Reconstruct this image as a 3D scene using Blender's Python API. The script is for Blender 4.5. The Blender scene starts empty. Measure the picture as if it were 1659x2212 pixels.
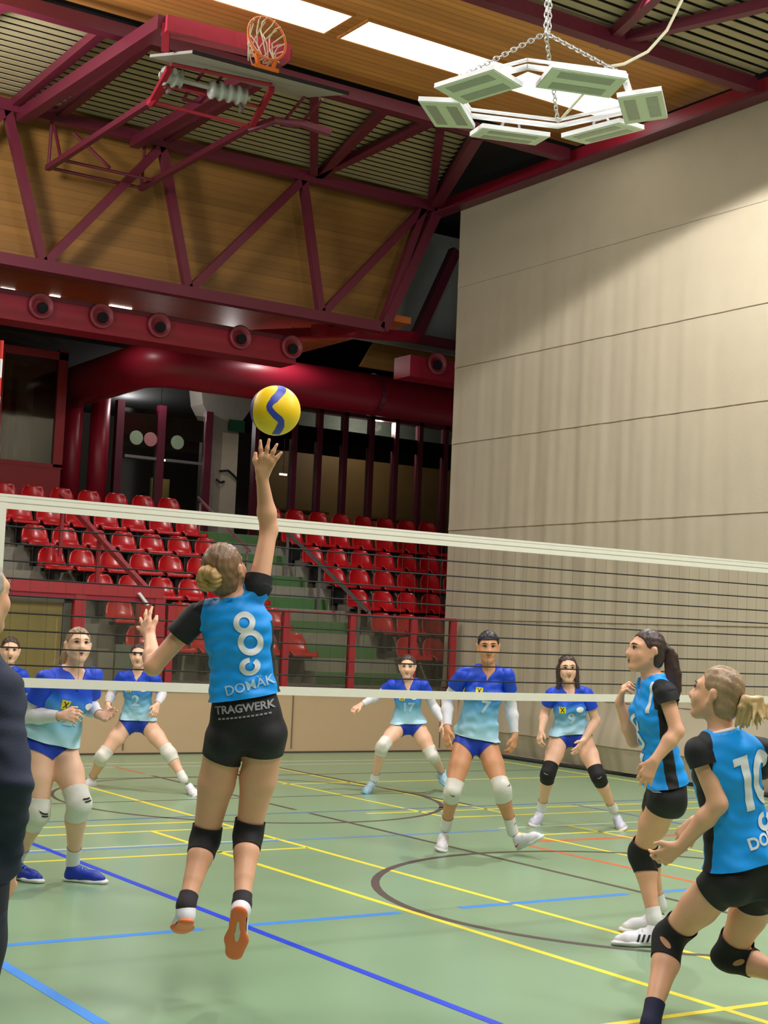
import bpy, bmesh, math, random
import numpy as np
from mathutils import Vector, Matrix
from mathutils.bvhtree import BVHTree

random.seed(7)
SC = bpy.context.scene
COL = SC.collection

# ------------------------------------------------------------------ camera
cam_d = bpy.data.cameras.new('camera')
cam_d.sensor_fit = 'HORIZONTAL'; cam_d.sensor_width = 36.0
cam_d.lens = 3212.6 / 1659 * 36.0
cam_d.clip_end = 200
cam = bpy.data.objects.new('camera', cam_d); COL.objects.link(cam)
YAW, PITCH, ROLL = -0.58705, 0.08270, 0.04213
Rz = Matrix.Rotation(YAW, 3, 'Z'); Rx = Matrix.Rotation(PITCH, 3, 'X')
right = Rz @ Rx @ Vector((1, 0, 0)); fwd = Rz @ Rx @ Vector((0, 1, 0)); upv = Rz @ Rx @ Vector((0, 0, 1))
r2 = math.cos(ROLL) * right + math.sin(ROLL) * upv
u2 = -math.sin(ROLL) * right + math.cos(ROLL) * upv
m = Matrix((r2, u2, -fwd)).transposed().to_4x4()
m.translation = Vector((0, 0, 1.5868))
cam.matrix_world = m
SC.camera = cam

# ------------------------------------------------------------------ world, lights, exposure
SC.view_settings.view_transform = 'Standard'
SC.view_settings.look = 'None'
SC.view_settings.gamma = 1.0
SC.view_settings.use_curve_mapping = False
SC.view_settings.exposure = 0.34
w = bpy.data.worlds.new('hall_ambient'); SC.world = w; w.use_nodes = True
w.node_tree.nodes['Background'].inputs[0].default_value = (1.0, 0.93, 0.84, 1)
w.node_tree.nodes['Background'].inputs[1].default_value = 0.20

def area(name, loc, sx, sy, power, col=(1, .98, .95), rot=(0, 0, 0)):
    l = bpy.data.lights.new(name, 'AREA'); l.shape = 'RECTANGLE'; l.size = sx; l.size_y = sy
    l.energy = power; l.color = col
    o = bpy.data.objects.new(name, l); COL.objects.link(o); o.location = loc; o.rotation_euler = rot
    return o
def spot(name, loc, target, power, ang, blend, rad=.25, col=(1, .98, .95)):
    l = bpy.data.lights.new(name, 'SPOT'); l.energy = power; l.spot_size = math.radians(ang); l.spot_blend = blend
    l.shadow_soft_size = rad; l.color = col
    o = bpy.data.objects.new(name, l); COL.objects.link(o); o.location = loc
    o.rotation_euler = (Vector(target) - Vector(loc)).to_track_quat('-Z', 'Y').to_euler()
    return o
# hall floodlights hanging under the roof on this side of the hall (above the frame); the omni lights are added fill
def omni(name, loc, power, rad=.5, col=(1, .98, .95)):
    l = bpy.data.lights.new(name, 'POINT'); l.energy = power; l.shadow_soft_size = rad; l.color = col
    o = bpy.data.objects.new(name, l); COL.objects.link(o); o.location = loc
    return o
area('hall_light', (3.0, 3.5, 7.7), 2.4, 2.4, 230)
area('hall_light', (8.5, 4.0, 7.7), 2.4, 2.4, 300)
omni('hall_fill', (1.5, 1.0, 6.6), 330, .6)  # unseen fill, added to lift the timber ceiling
omni('hall_fill', (8.6, 1.5, 6.6), 420, .6)
omni('hall_fill', (-.5, 12.0, 6.4), 420, .6)  # unseen fill from the left, added to brighten seats and clerestory
omni('hall_fill', (3.4, 15.0, 7.3), 420, .4)
spot('hall_spot', (9.6, 10.4, 8.2), (9.6, 10.4, 0), 1750, 142, .07, .16)
spot('hall_spot', (5.0, 9.0, 8.0), (5.0, 9.0, 0), 500, 130, .5, .5)
# gallery and foyer omnis are added fill, hidden behind the big pipe
omni('gallery_fill', (11.6, 22.4, 6.2), 30, .1)
omni('gallery_fill', (11.2, 24.5, 6.0), 34, .1)
omni('foyer_fill', (16.6, 25.35, 5.85), 70, .1)  # added to brighten the foyer behind the glass
omni('foyer_fill', (12.0, 27.5, 5.9), 40, .1)
spot('soffit_lamp', (11.6, 20.25, 6.29), (11.6, 20.4, 0), 36, 150, .6, .05)
spot('soffit_lamp', (8.8, 20.5, 6.29), (8.8, 20.6, 0), 20, 150, .6, .05)

# ------------------------------------------------------------------ materials
def lin(c):
    return tuple(((x / 255) / 12.92 if x / 255 <= .04045 else (((x / 255) + .055) / 1.055) ** 2.4) for x in c)
MATS = {}
def mat(name, rgb, rough=.6, metal=0.0, noise=0.06, scale=12.0, bump=0.0, bscale=60.0, spec=.5, stretch=None, emit=0.0, alpha=1.0, coat=0.0):
    if name in MATS: return MATS[name]
    m = bpy.data.materials.new(name); m.use_nodes = True
    nt = m.node_tree; b = nt.nodes['Principled BSDF']
    c = lin(rgb)
    b.inputs['Roughness'].default_value = rough; b.inputs['Metallic'].default_value = metal
    b.inputs['Specular IOR Level'].default_value = spec
    if coat: b.inputs['Coat Weight'].default_value = coat
    tc = nt.nodes.new('ShaderNodeTexCoord'); mp = nt.nodes.new('ShaderNodeMapping')
    nt.links.new(tc.outputs['Object'], mp.inputs['Vector'])
    if stretch: mp.inputs['Scale'].default_value = stretch
    nz = nt.nodes.new('ShaderNodeTexNoise'); nz.inputs['Scale'].default_value = scale; nz.inputs['Detail'].default_value = 4
    nt.links.new(mp.outputs['Vector'], nz.inputs['Vector'])
    mx = nt.nodes.new('ShaderNodeMix'); mx.data_type = 'RGBA'
    mx.inputs[6].default_value = (*[x * (1 - noise * 2) for x in c], 1)
    mx.inputs[7].default_value = (*[min(1, x * (1 + noise * 2)) for x in c], 1)
    nt.links.new(nz.outputs['Fac'], mx.inputs[0]); nt.links.new(mx.outputs[2], b.inputs['Base Color'])
    if bump:
        n2 = nt.nodes.new('ShaderNodeTexNoise'); n2.inputs['Scale'].default_value = bscale; n2.inputs['Detail'].default_value = 3
        nt.links.new(mp.outputs['Vector'], n2.inputs['Vector'])
        bp = nt.nodes.new('ShaderNodeBump'); bp.inputs['Strength'].default_value = bump; bp.inputs['Distance'].default_value = .02
        nt.links.new(n2.outputs['Fac'], bp.inputs['Height']); nt.links.new(bp.outputs['Normal'], b.inputs['Normal'])
    if emit:
        b.inputs['Emission Color'].default_value = (*c, 1); b.inputs['Emission Strength'].default_value = emit
    if alpha < 1: b.inputs['Alpha'].default_value = alpha
    MATS[name] = m
    return m
def boards(name, rgb, axis, pitch, rough=.5, dark=.55, noise=.12):
    """timber boards: grain plus narrow joints, repeating along one axis"""
    m = mat(name, rgb, rough, noise=noise, scale=3.0, stretch=(.35, 4, 4) if axis != 0 else (4, .35, 4))
    nt = m.node_tree; b = nt.nodes['Principled BSDF']
    src = b.inputs['Base Color'].links[0].from_socket
    tc = nt.nodes.new('ShaderNodeTexCoord'); sp = nt.nodes.new('ShaderNodeSeparateXYZ')
    nt.links.new(tc.outputs['Object'], sp.inputs[0])
    d = nt.nodes.new('ShaderNodeMath'); d.operation = 'DIVIDE'; d.inputs[1].default_value = pitch
    nt.links.new(sp.outputs[axis], d.inputs[0])
    f = nt.nodes.new('ShaderNodeMath'); f.operation = 'FRACT'; nt.links.new(d.outputs[0], f.inputs[0])
    g = nt.nodes.new('ShaderNodeMath'); g.operation = 'LESS_THAN'; g.inputs[1].default_value = .16
    nt.links.new(f.outputs[0], g.inputs[0])
    fl = nt.nodes.new('ShaderNodeMath'); fl.operation = 'FLOOR'; nt.links.new(d.outputs[0], fl.inputs[0])
    wn = nt.nodes.new('ShaderNodeTexWhiteNoise'); wn.noise_dimensions = '1D'; nt.links.new(fl.outputs[0], wn.inputs['W'])
    mr = nt.nodes.new('ShaderNodeMapRange'); mr.inputs['To Min'].default_value = .88; mr.inputs['To Max'].default_value = 1.1
    nt.links.new(wn.outputs['Value'], mr.inputs['Value'])
    mu = nt.nodes.new('ShaderNodeMix'); mu.data_type = 'RGBA'; mu.blend_type = 'MULTIPLY'; mu.inputs[0].default_value = 1
    nt.links.new(src, mu.inputs[6]); nt.links.new(mr.outputs[0], mu.inputs[7])
    mu2 = nt.nodes.new('ShaderNodeMix'); mu2.data_type = 'RGBA'; mu2.blend_type = 'MULTIPLY'
    mu2.inputs[7].default_value = (dark, dark, dark, 1)
    nt.links.new(g.outputs[0], mu2.inputs[0]); nt.links.new(mu.outputs[2], mu2.inputs[6])
    nt.links.new(mu2.outputs[2], b.inputs['Base Color'])
    return m
def glass(name, tint=(200, 210, 205), alpha=.12, rough=.05):
    if name in MATS: return MATS[name]
    m = bpy.data.materials.new(name); m.use_nodes = True; nt = m.node_tree
    out = nt.nodes['Material Output']; nt.nodes.remove(nt.nodes['Principled BSDF'])
    t = nt.nodes.new('ShaderNodeBsdfTransparent'); t.inputs[0].default_value = (*lin(tint), 1)
    g = nt.nodes.new('ShaderNodeBsdfGlossy'); g.inputs['Roughness'].default_value = rough
    mx = nt.nodes.new('ShaderNodeMixShader'); mx.inputs[0].default_value = alpha
    fr = nt.nodes.new('ShaderNodeFresnel'); fr.inputs[0].default_value = 1.45
    ad = nt.nodes.new('ShaderNodeMath'); ad.operation = 'MULTIPLY_ADD'; ad.inputs[1].default_value = .8; ad.inputs[2].default_value = alpha * .4
    nt.links.new(fr.outputs[0], ad.inputs[0]); nt.links.new(ad.outputs[0], mx.inputs[0])
    nt.links.new(t.outputs[0], mx.inputs[1]); nt.links.new(g.outputs[0], mx.inputs[2]); nt.links.new(mx.outputs[0], out.inputs[0])
    MATS[name] = m
    return m

M_TRUSS = mat('maroon_steel', (98, 28, 48), .42, noise=.05, scale=6)
M_TRUSS2 = mat('bright_red_steel', (150, 26, 48), .4, noise=.05, scale=6)
M_WOODC = boards('ceiling_boards', (206, 140, 74), 1, .115, dark=.7)
M_WOODW = boards('clerestory_boards', (142, 100, 48), 2, .105, dark=.84, noise=.06)
M_SLAT = mat('cream_slat', (176, 162, 128), .6)
M_DARK = mat('black_void', (12, 12, 14), .9)
M_PANE = mat('skylight_pane', (255, 252, 246), .5, emit=2.6, noise=0)
M_WHITE = mat('white_enamel', (226, 226, 226), .35)
M_LAMPF = mat('pale_green_diffuser', (224, 232, 208), .35, noise=.02)
M_LAMPI = mat('grey_led_window', (172, 176, 162), .25, noise=.04)
M_CHAIN = mat('zinc_chain', (190, 188, 182), .35, metal=.7)
M_FLOOR = mat('green_sports_floor', (134, 165, 130), .28, noise=.03, scale=1.3, spec=.45)
M_CURT = mat('beige_curtain_cloth', (176, 164, 142), .85, noise=.03, scale=3, bump=.25, bscale=220)
M_BEIGE = mat('beige_wall_panel', (190, 162, 128), .55, noise=.03, scale=2)
M_CONC = mat('grey_concrete', (138, 134, 120), .85, noise=.12, scale=6, bump=.2)
M_GREEN = mat('green_step', (74, 116, 66), .8, noise=.08, scale=14)
M_SEAT = mat('red_seat_plastic', (184, 26, 32), .26, noise=.05, scale=5, spec=.6)
M_BLACK = mat('black_metal', (18, 18, 20), .5)
M_STEEL = mat('galvanised_steel', (172, 168, 170), .3, metal=.8)
M_NETW = mat('net_white_tape', (228, 224, 208), .7, noise=.03)
M_CORD = mat('black_net_cord', (26, 22, 20), .8)
M_CORDV = mat('brown_net_cord', (74, 62, 48), .8)
M_ORANGE = mat('orange_rim_paint', (226, 118, 40), .4)
M_ROPE = mat('off_white_rope', (222, 212, 186), .8)
M_BOARD = mat('grey_backboard', (150, 148, 138), .5)
M_GLASS = glass('clear_glass', (238, 240, 234), .06)
M_GLASSD = glass('dim_glass', (206, 208, 200), .10)
M_REDW = mat('red_painted_panel', (150, 36, 44), .5)

# ------------------------------------------------------------------ object helpers
def woff(p):
    v = Vector((0, 0, 0))
    while p: v += p.location; p = p.parent
    return v
def finish(name, me, m, parent=None, smooth=False):
    me.name = name
    o = bpy.data.objects.new(name, me); COL.objects.link(o)
    for mm in (m if isinstance(m, (list, tuple)) else [m]): me.materials.append(mm)
    if parent:
        o.parent = parent; off = woff(parent)
        if off.length > 0: me.transform(Matrix.Translation(-off))
    if smooth: me.polygons.foreach_set('use_smooth', [True] * len(me.polygons))
    me.update()
    return o
def obj(name, bm, m, parent=None, smooth=False):
    bmesh.ops.recalc_face_normals(bm, faces=bm.faces)
    me = bpy.data.meshes.new(name); bm.to_mesh(me); bm.free()
    return finish(name, me, m, parent, smooth)
def ctr(o):
    """move a top-level mesh's origin to the bottom centre of its bounds"""
    me = o.data
    n = len(me.vertices); a = np.empty(n * 3); me.vertices.foreach_get('co', a); a = a.reshape(-1, 3)
    c = (a.min(0) + a.max(0)) / 2; c[2] = a[:, 2].min()
    me.transform(Matrix.Translation(-Vector(c))); o.location = Vector(c)
    return o
def tag(o, label=None, cat=None, group=None, kind=None):
    if label: o['label'] = label
    if cat: o['category'] = cat
    if group: o['group'] = group
    if kind: o['kind'] = kind
    return o
def thing(name, label, cat, loc=(0, 0, 0), group=None):
    o = bpy.data.objects.new(name, None); COL.objects.link(o); o.location = loc; o.empty_display_size = .1
    return tag(o, label, cat, group)
def box(bm, a, b):
    x0, y0, z0 = a; x1, y1, z1 = b
    v = [bm.verts.new(p) for p in ((x0, y0, z0), (x1, y0, z0), (x1, y1, z0), (x0, y1, z0), (x0, y0, z1), (x1, y0, z1), (x1, y1, z1), (x0, y1, z1))]
    for f in ((0, 3, 2, 1), (4, 5, 6, 7), (0, 1, 5, 4), (1, 2, 6, 5), (2, 3, 7, 6), (3, 0, 4, 7)): bm.faces.new([v[i] for i in f])
    return v
def bar(bm, p, q, wd, ht, up=(0, 0, 1)):
    p = Vector(p); q = Vector(q); d = (q - p).normalized(); up = Vector(up)
    if abs(d.dot(up)) > .98: up = Vector((0, 1, 0))
    s = d.cross(up).normalized(); t = s.cross(d).normalized()
    v = []
    for c in (p, q):
        for a, b in ((-1, -1), (1, -1), (1, 1), (-1, 1)): v.append(bm.verts.new(c + s * a * wd / 2 + t * b * ht / 2))
    for f in ((0, 1, 2, 3), (7, 6, 5, 4), (0, 4, 5, 1), (1, 5, 6, 2), (2, 6, 7, 3), (3, 7, 4, 0)): bm.faces.new([v[i] for i in f])
def tube(bm, pts, r, n=8, closed=False, caps=True):
    pts = [Vector(p) for p in pts]; rings = []
    N = len(pts); ref = None
    rr = r if isinstance(r, (list, tuple)) else [r] * N
    for i, p in enumerate(pts):
        if closed: d = pts[(i + 1) % N] - pts[i - 1]
        else: d = (pts[min(i + 1, N - 1)] - pts[max(i - 1, 0)])
        d.normalize()
        if ref is None: ref = Vector((0, 0, 1)) if abs(d.z) < .9 else Vector((1, 0, 0))
        s = d.cross(ref).normalized(); t = s.cross(d).normalized(); ref = t
        rings.append([bm.verts.new(p + (s * math.cos(a) + t * math.sin(a)) * rr[i]) for a in [2 * math.pi * k / n for k in range(n)]])
    for i in range(N if closed else N - 1):
        A = rings[i]; B = rings[(i + 1) % N]
        for k in range(n): bm.faces.new((A[k], A[(k + 1) % n], B[(k + 1) % n], B[k]))
    if caps and not closed: bm.faces.new(rings[0][::-1]); bm.faces.new(rings[-1])
def poly(bm, pts, th, nrm):
    nrm = Vector(nrm).normalized()
    a = [bm.verts.new(Vector(p)) for p in pts]; b = [bm.verts.new(Vector(p) + nrm * th) for p in pts]
    bm.faces.new(a[::-1]); bm.faces.new(b); n = len(pts)
    for i in range(n): bm.faces.new((a[i], a[(i + 1) % n], b[(i + 1) % n], b[i]))
def B(): return bmesh.new()
def thicken(bm, th):
    """give an open sheet a back side and a rim; th is measured against the face normals"""
    bm.normal_update()
    fs = bm.faces[:]; ed = [e for e in bm.edges if len(e.link_faces) == 1]
    mp = {v: bm.verts.new(v.co - v.normal * th) for v in bm.verts[:] if v.link_faces}
    for f in fs: bm.faces.new([mp[v] for v in reversed(f.verts)]).smooth = True
    for e in ed:
        l = e.link_loops[0]; a, b = l.vert, l.link_loop_next.vert
        bm.faces.new((b, a, mp[a], mp[b]))
def one(name, fn, m, parent=None, smooth=False):
    bm = B(); fn(bm); return obj(name, bm, m, parent, smooth)
ORD = ['first', 'second', 'third', 'fourth', 'fifth', 'sixth', 'seventh', 'eighth', 'ninth', 'tenth', 'eleventh', 'twelfth', 'thirteenth']

# ================================================================== FLOOR AND ITS PAINTED LINES
floor = one('floor', lambda bm: box(bm, (-14, -8, -.2), (12.95, 17.0, 0)), M_FLOOR); tag(floor, kind='structure')
LY = mat('yellow_line_paint', (242, 222, 62), .4, noise=.02)
LB = mat('blue_line_paint', (18, 62, 214), .4, noise=.02)
LC = mat('light_blue_line_paint', (70, 148, 236), .4, noise=.02)
LS = mat('slate_blue_line_paint', (92, 116, 150), .45, noise=.02)
LK = mat('dark_line_paint', (84, 70, 66), .45, noise=.02)
LR = mat('red_line_paint', (214, 104, 62), .45, noise=.02)
LW = mat('pale_line_paint', (196, 206, 178), .45, noise=.02)
def line(m, x0, y0, x1, y1, wd=.05, z=.001):
    bm = B(); d = Vector((x1 - x0, y1 - y0, 0)).normalized(); s = Vector((-d.y, d.x, 0)) * wd / 2
    a = Vector((x0, y0, 0)); b = Vector((x1, y1, 0))
    top = [a - s, b - s, b + s, a + s]
    va = [bm.verts.new(p + Vector((0, 0, -.004))) for p in top]; vb = [bm.verts.new(p + Vector((0, 0, z))) for p in top]
    bm.faces.new(va[::-1]); bm.faces.new(vb)
    for i in range(4): bm.faces.new((va[i], va[(i + 1) % 4], vb[(i + 1) % 4], vb[i]))
    return obj('court_line', bm, m, floor)
def arc(m, cx, cy, r, a0, a1, wd=.05, z=.0012, n=72):
    bm = B(); pr = None
    for k in range(n + 1):
        a = math.radians(a0 + (a1 - a0) * k / n); c, s = math.cos(a), math.sin(a)
        q = [bm.verts.new((cx + c * (r - wd / 2), cy + s * (r - wd / 2), z)), bm.verts.new((cx + c * (r + wd / 2), cy + s * (r + wd / 2), z))]
        if pr: bm.faces.new((pr[0], pr[1], q[1], q[0]))
        pr = q
    thicken(bm, .004)
    me = bpy.data.meshes.new('court_line'); bm.to_mesh(me); bm.free()
    return finish('court_line', me, m, floor)
# running away from the camera
line(LB, 3.97, -2, 3.97, 10.9, .05, .0016)
line(LC, 2.5, -2, 2.5, 7.3, .06, .0014)
line(LY, 5.07, -2, 5.07, 10.66, .045, .0010)
line(LY, 5.81, 4.0, 5.81, 9.98, .045, .0010); line(LY, 5.81, 10.0, 5.81, 14.6, .045, .0010)
line(LK, 6.9, 5, 6.9, 11.35, .045, .0013); line(LK, 6.9, 11.6, 6.9, 14.6, .045, .0013)
line(LY, 7.98, 3, 7.98, 9.9, .04, .0010); line(LY, 7.98, 10.78, 7.98, 14.6, .04, .0010)
line(LY, 8.73, 4, 8.73, 10.0, .04, .0010); line(LY, 8.73, 10.78, 8.73, 15.3, .04, .0010)
line(LK, 8.80, 11.5, 8.80, 15.4, .05, .0013)
line(LR, 7.56, 2, 7.56, 9.3, .05, .0011); line(LR, 6.9, 14.8, 6.9, 15.6, .04, .0011)
line(LK, 9.9, 9.6, 9.9, 10.3, .03, .0011); line(LS, 9.9, 8.6, 9.9, 11.3, .05, .0012)
line(LY, 12.35, 10, 12.35, 16.3, .05, .0010)
# running along the net
line(LC, 2.55, 7.16, 3.72, 7.16, .06, .0014); line(LC, 4.0, 7.16, 4.99, 7.16, .06, .0014); line(LC, 5.42, 7.16, 6.75, 7.16, .06, .0014); line(LC, 7.0, 7.14, 9.5, 7.12, .06, .0014)
line(LY, 2.6, 9.55, 5.8, 9.55, .04, .0010); line(LY, 7.98, 9.6, 8.74, 9.6, .04, .0010); line(LY, 8.74, 9.58, 12.0, 9.56, .04, .0010)
line(LW, 2.6, 10.0, 5.81, 10.0, .03, .0010); line(mat('mid_blue_line_paint', (98, 138, 186), .4, noise=.02), 2.6, 9.93, 7.9, 9.93, .055, .0009); line(LW, 7.98, 10.04, 12.0, 10.02, .035, .0010)
line(LY, 2.6, 10.68, 5.81, 10.68, .04, .0010); line(LY, 7.98, 10.77, 12.2, 10.72, .04, .0010)
line(LY, 2.6, 11.09, 5.81, 11.09, .04, .0010); line(LY, 7.4, 11.2, 12.2, 11.16, .04, .0010)
line(LS, 3.0, 11.38, 12.3, 11.44, .05, .0012)
line(LR, 7.62, 9.30, 9.6, 9.22, .08, .0008)
line(LY, 3.9, 4.76, 6.5, 4.70, .045, .0011)
line(LY, 7.9, 13.58, 12.3, 13.62, .04, .0010)
line(LW, 4.0, 15.9, 12.4, 15.95, .04, .0010); line(LW, 4.0, 15.5, 12.4, 15.55, .03, .0010)
line(LK, 4.0, 14.4, 12.3, 14.45, .04, .0010); line(LK, 4.0, 12.5, 9.0, 12.55, .03, .0010)
# basketball circles
arc(LK, 6.97, 7.06, 1.85, 0, 360, .055)
arc(LK, 6.95, 12.55, 1.83, -180, 0, .05); arc(LK, 6.95, 12.55, 1.83, 0, 180, .035)

# ================================================================== WALLS AND GALLERY SHELL
tag(one('wall_back', lambda bm: box(bm, (-14, 17.0, 0), (12.70, 17.16, .80)), M_BEIGE), kind='structure')
def pj(bm):
    for x in (-2, .4, 2.8, 5.2, 7.62, 10.0, 12.4): box(bm, (x - .008, 16.985, .06), (x + .008, 17.0, .80))
tag(one('trim_1', pj, mat('panel_joint', (120, 104, 84), .6)), kind='structure')
tag(one('baseboard_back', lambda bm: box(bm, (-14, 16.985, 0), (12.7, 17.0, .022)), mat('dark_skirting', (70, 62, 52), .6)), kind='structure')
tag(one('trim_2', lambda bm: box(bm, (-14, 16.96, .80), (12.7, 17.18, .835)), mat('timber_cap', (150, 118, 76), .5)), kind='structure')
tag(one('ceiling', lambda bm: box(bm, (-14, 11.9, 8.30), (12.9, 15.05, 8.36)), M_WOODC), kind='structure')
tag(one('ceiling.001', lambda bm: box(bm, (-14, -9, 8.62), (26, 31, 8.7)), M_DARK), kind='structure')
tag(one('wall_clerestory', lambda bm: poly(bm, [(-10, 18.35, 6.1), (11.95, 18.35, 6.1), (12.9, 18.35, 8.66), (-10, 18.35, 8.66)], .06, (0, 1, 0)), M_WOODW), kind='structure')
tag(one('wall_clerestory.001', lambda bm: poly(bm, [(13.05, 20.5, 6.0), (17, 20.5, 6.0), (17, 20.5, 8.2), (14.3, 20.5, 8.2)], .06, (0, 1, 0)), M_WOODW), kind='structure')
tag(one('wall_clerestory.002', lambda bm: poly(bm, [(11.4, 19.9, 6.3), (17, 19.9, 6.3), (17, 19.9, 8.3), (11.4, 19.9, 8.3)], .04, (0, 1, 0)), mat('grey_plate', (150, 156, 156), .8)), kind='structure')
tag(one('ceiling.002', lambda bm: box(bm, (-10, 18.42, 6.32), (12.6, 24.5, 6.42)), boards('soffit_boards', (184, 96, 50), 1, .12)), kind='structure')
tag(one('ceiling.003', lambda bm: box(bm, (-10, 22.6, 6.12), (24, 31, 6.3)), M_DARK), kind='structure')
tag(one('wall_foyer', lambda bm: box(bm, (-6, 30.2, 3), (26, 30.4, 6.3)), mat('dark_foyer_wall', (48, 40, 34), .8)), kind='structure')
tag(one('wall_left', lambda bm: box(bm, (-14.2, -9, -.2), (-14, 31, 8.7)), M_BEIGE), kind='structure')
tag(one('wall_right', lambda bm: box(bm, (26, -9, -.2), (26.2, 31, 8.7)), M_DARK), kind='structure')
tag(one('wall_back.001', lambda bm: box(bm, (-14, 31, -.2), (26, 31.2, 8.7)), M_DARK), kind='structure')
tag(one('wall_front', lambda bm: box(bm, (-14, -9.2, -.2), (13, -9, 8.7)), M_BEIGE), kind='structure')
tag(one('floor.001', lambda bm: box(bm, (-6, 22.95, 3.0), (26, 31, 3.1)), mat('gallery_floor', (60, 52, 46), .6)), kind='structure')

# ================================================================== ROOF STEEL
def truss(name, label, chords, webs, m=M_TRUSS, cw=.15, ww=.11):
    t = thing(name, label, 'truss', chords[0][0])
    for p, q in chords: one('chord', lambda bm: bar(bm, p, q, cw, cw), m, t)
    for p, q in webs: one('web_member', lambda bm: bar(bm, p, q, ww, ww, (0, 1, 0)), m, t)
    return t
xs2 = [-.3, 1.8, 3.9, 6.0, 8.15, 10.35, 12.45]; xs1 = [-1.8, .3, 2.45, 4.55, 6.6, 8.65, 10.75, 11.8]
wb = []
for i in range(len(xs2)):
    wb.append(((xs2[i], 18, 8.0), (xs1[i + 1] if i < 6 else 11.8, 18, 6.1)))
    if i < 6: wb.append(((xs1[i + 1], 18, 6.1), (xs2[i + 1], 18, 8.0)))
truss('roof_truss', 'maroon steel truss with zigzag members in front of the timber clerestory', [((-8, 18, 8.03), (12.75, 18, 8.05)), ((-8, 18, 6.1), (11.8, 18, 6.08)), ((11.8, 18, 6.05), (12.72, 18, 8.05))], wb)
fl = []
xb = [.2, 2.3, 4.4, 6.6, 8.65, 10.6, 12.5]; xa = [1.8, 3.9, 6.05, 8.2, 10.5]
for x in (3.9, 6.05, 8.15, 10.5): fl.append(((x, 15.05, 8.1), (x + .05, 18, 8.1)))
for a, b in (((2.9, 15.1, 8.1), (2.3, 18, 8.1)), ((4.95, 15.05, 8.1), (4.4, 18, 8.1)), ((6.6, 15.1, 8.1), (6.7, 18, 8.1)), ((8.78, 15.1, 8.1), (10.53, 18, 8.1)), ((9.8, 15.1, 8.1), (10.6, 18, 8.1)), ((10.8, 15.3, 8.1), (12.45, 17.8, 8.1))): fl.append((a, b))
truss('lattice_girder', 'flat maroon lattice girder under the cream louvres beyond the skylights', [((-8, 15.0, 8.05), (12.55, 14.85, 8.05)), ((11.18, 15.0, 8.06), (12.55, 17.8, 8.06))], fl)
fl = []
for x in (4.2, 6.3, 8.4, 10.5): fl += [((x, 11.85, 8.1), (x + 1.0, 8.9, 8.1)), ((x, 11.85, 8.1), (x - 1.0, 8.9, 8.1)), ((x, 11.85, 8.1), (x, 8.9, 8.1))]
fl += [((12.0, 11.6, 8.1), (12.0, 8.9, 8.1))]
truss('lattice_girder', 'flat maroon lattice girder under the cream louvres above the hanging lamp ring', [((-8, 11.95, 8.05), (12.55, 11.6, 8.05)), ((-8, 8.9, 8.05), (12.55, 8.9, 8.05))], fl)
t = thing('edge_beam', 'long maroon steel beam running along the top of the beige curtain', 'beam', (12.72, 17.9, 8.05))
one('beam_web', lambda bm: bar(bm, (12.72, 18.1, 8.04), (12.72, 2, 8.08), .10, .20), M_TRUSS2, t)
one('beam_flange', lambda bm: bar(bm, (12.68, 18.1, 7.93), (12.68, 2, 7.97), .22, .03), M_TRUSS, t)
t = thing('strut_frame', 'maroon steel strut pair rising behind the curtain corner', 'strut', (13.4, 19.5, 6.4))
one('strut', lambda bm: bar(bm, (14.16, 19.5, 7.95), (13.42, 19.5, 6.35), .16, .16, (0, 1, 0)), M_TRUSS, t)
one('strut', lambda bm: bar(bm, (13.42, 19.5, 6.38), (18, 19.5, 6.38), .14, .14), M_TRUSS, t)
one('strut', lambda bm: bar(bm, (13.46, 19.5, 6.4), (11.2, 18.9, 6.1), .16, .16), M_TRUSS2, t)
one('strut', lambda bm: bar(bm, (11.85, 18.1, 6.06), (10.9, 20.2, 6.16), .14, .14), M_TRUSS2, t)
# louvre ceilings: every slat is a piece
def louvre(label, y0, y1, xend):
    t = thing('louvre_ceiling', label, 'louvre', (0, (y0 + y1) / 2, 8.2))
    n = int((y1 - y0) / .168)
    for k in range(n):
        y = y0 + (k + .5) * (y1 - y0) / n
        one('slat', lambda bm: box(bm, (-8, y - .056, 8.19), (xend(y), y + .056, 8.198)), M_SLAT, t)
    one('backing_board', lambda bm: box(bm, (-8, y0 - .05, 8.36), (12.9, y1 + .4, 8.39)), M_DARK, t)
louvre('cream louvre ceiling with dark gaps beyond the skylights, above the backboard', 15.12, 18.0, lambda y: 11.1 + (y - 15) * .48)
louvre('cream louvre ceiling with dark gaps at the top right above the lamp ring', 8.95, 11.75, lambda y: 12.6)
# skylights in the timber ceiling
def skylight(x0, x1, label):
    t = thing('skylight', label, 'skylight', ((x0 + x1) / 2, 13.65, 8.28), 'skylights in the timber ceiling')
    xm = (x0 + x1) / 2
    for a, b in ((x0, xm - .006), (xm + .006, x1)): one('pane', lambda bm: box(bm, (a, 13.36, 8.275), (b, 13.95, 8.295)), M_PANE, t)
    def fr(bm):
        for a, b in (((x0 - .03, 13.33, 8.268), (x1 + .03, 13.36, 8.3)), ((x0 - .03, 13.95, 8.268), (x1 + .03, 13.98, 8.3)), ((x0 - .03, 13.36, 8.268), (x0, 13.95, 8.3)), ((x1, 13.36, 8.268), (x1 + .03, 13.95, 8.3))): box(bm, a, b)
    one('frame', fr, M_WOODC, t)
skylight(6.15, 8.2, 'bright white skylight nearest the basketball ring, cut by the top of the picture')
skylight(8.42, 10.44, 'bright white skylight in the middle, left of the hanging lamp ring')
skylight(10.66, 12.4, 'bright white skylight seen through the middle of the hanging lamp ring')

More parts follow.
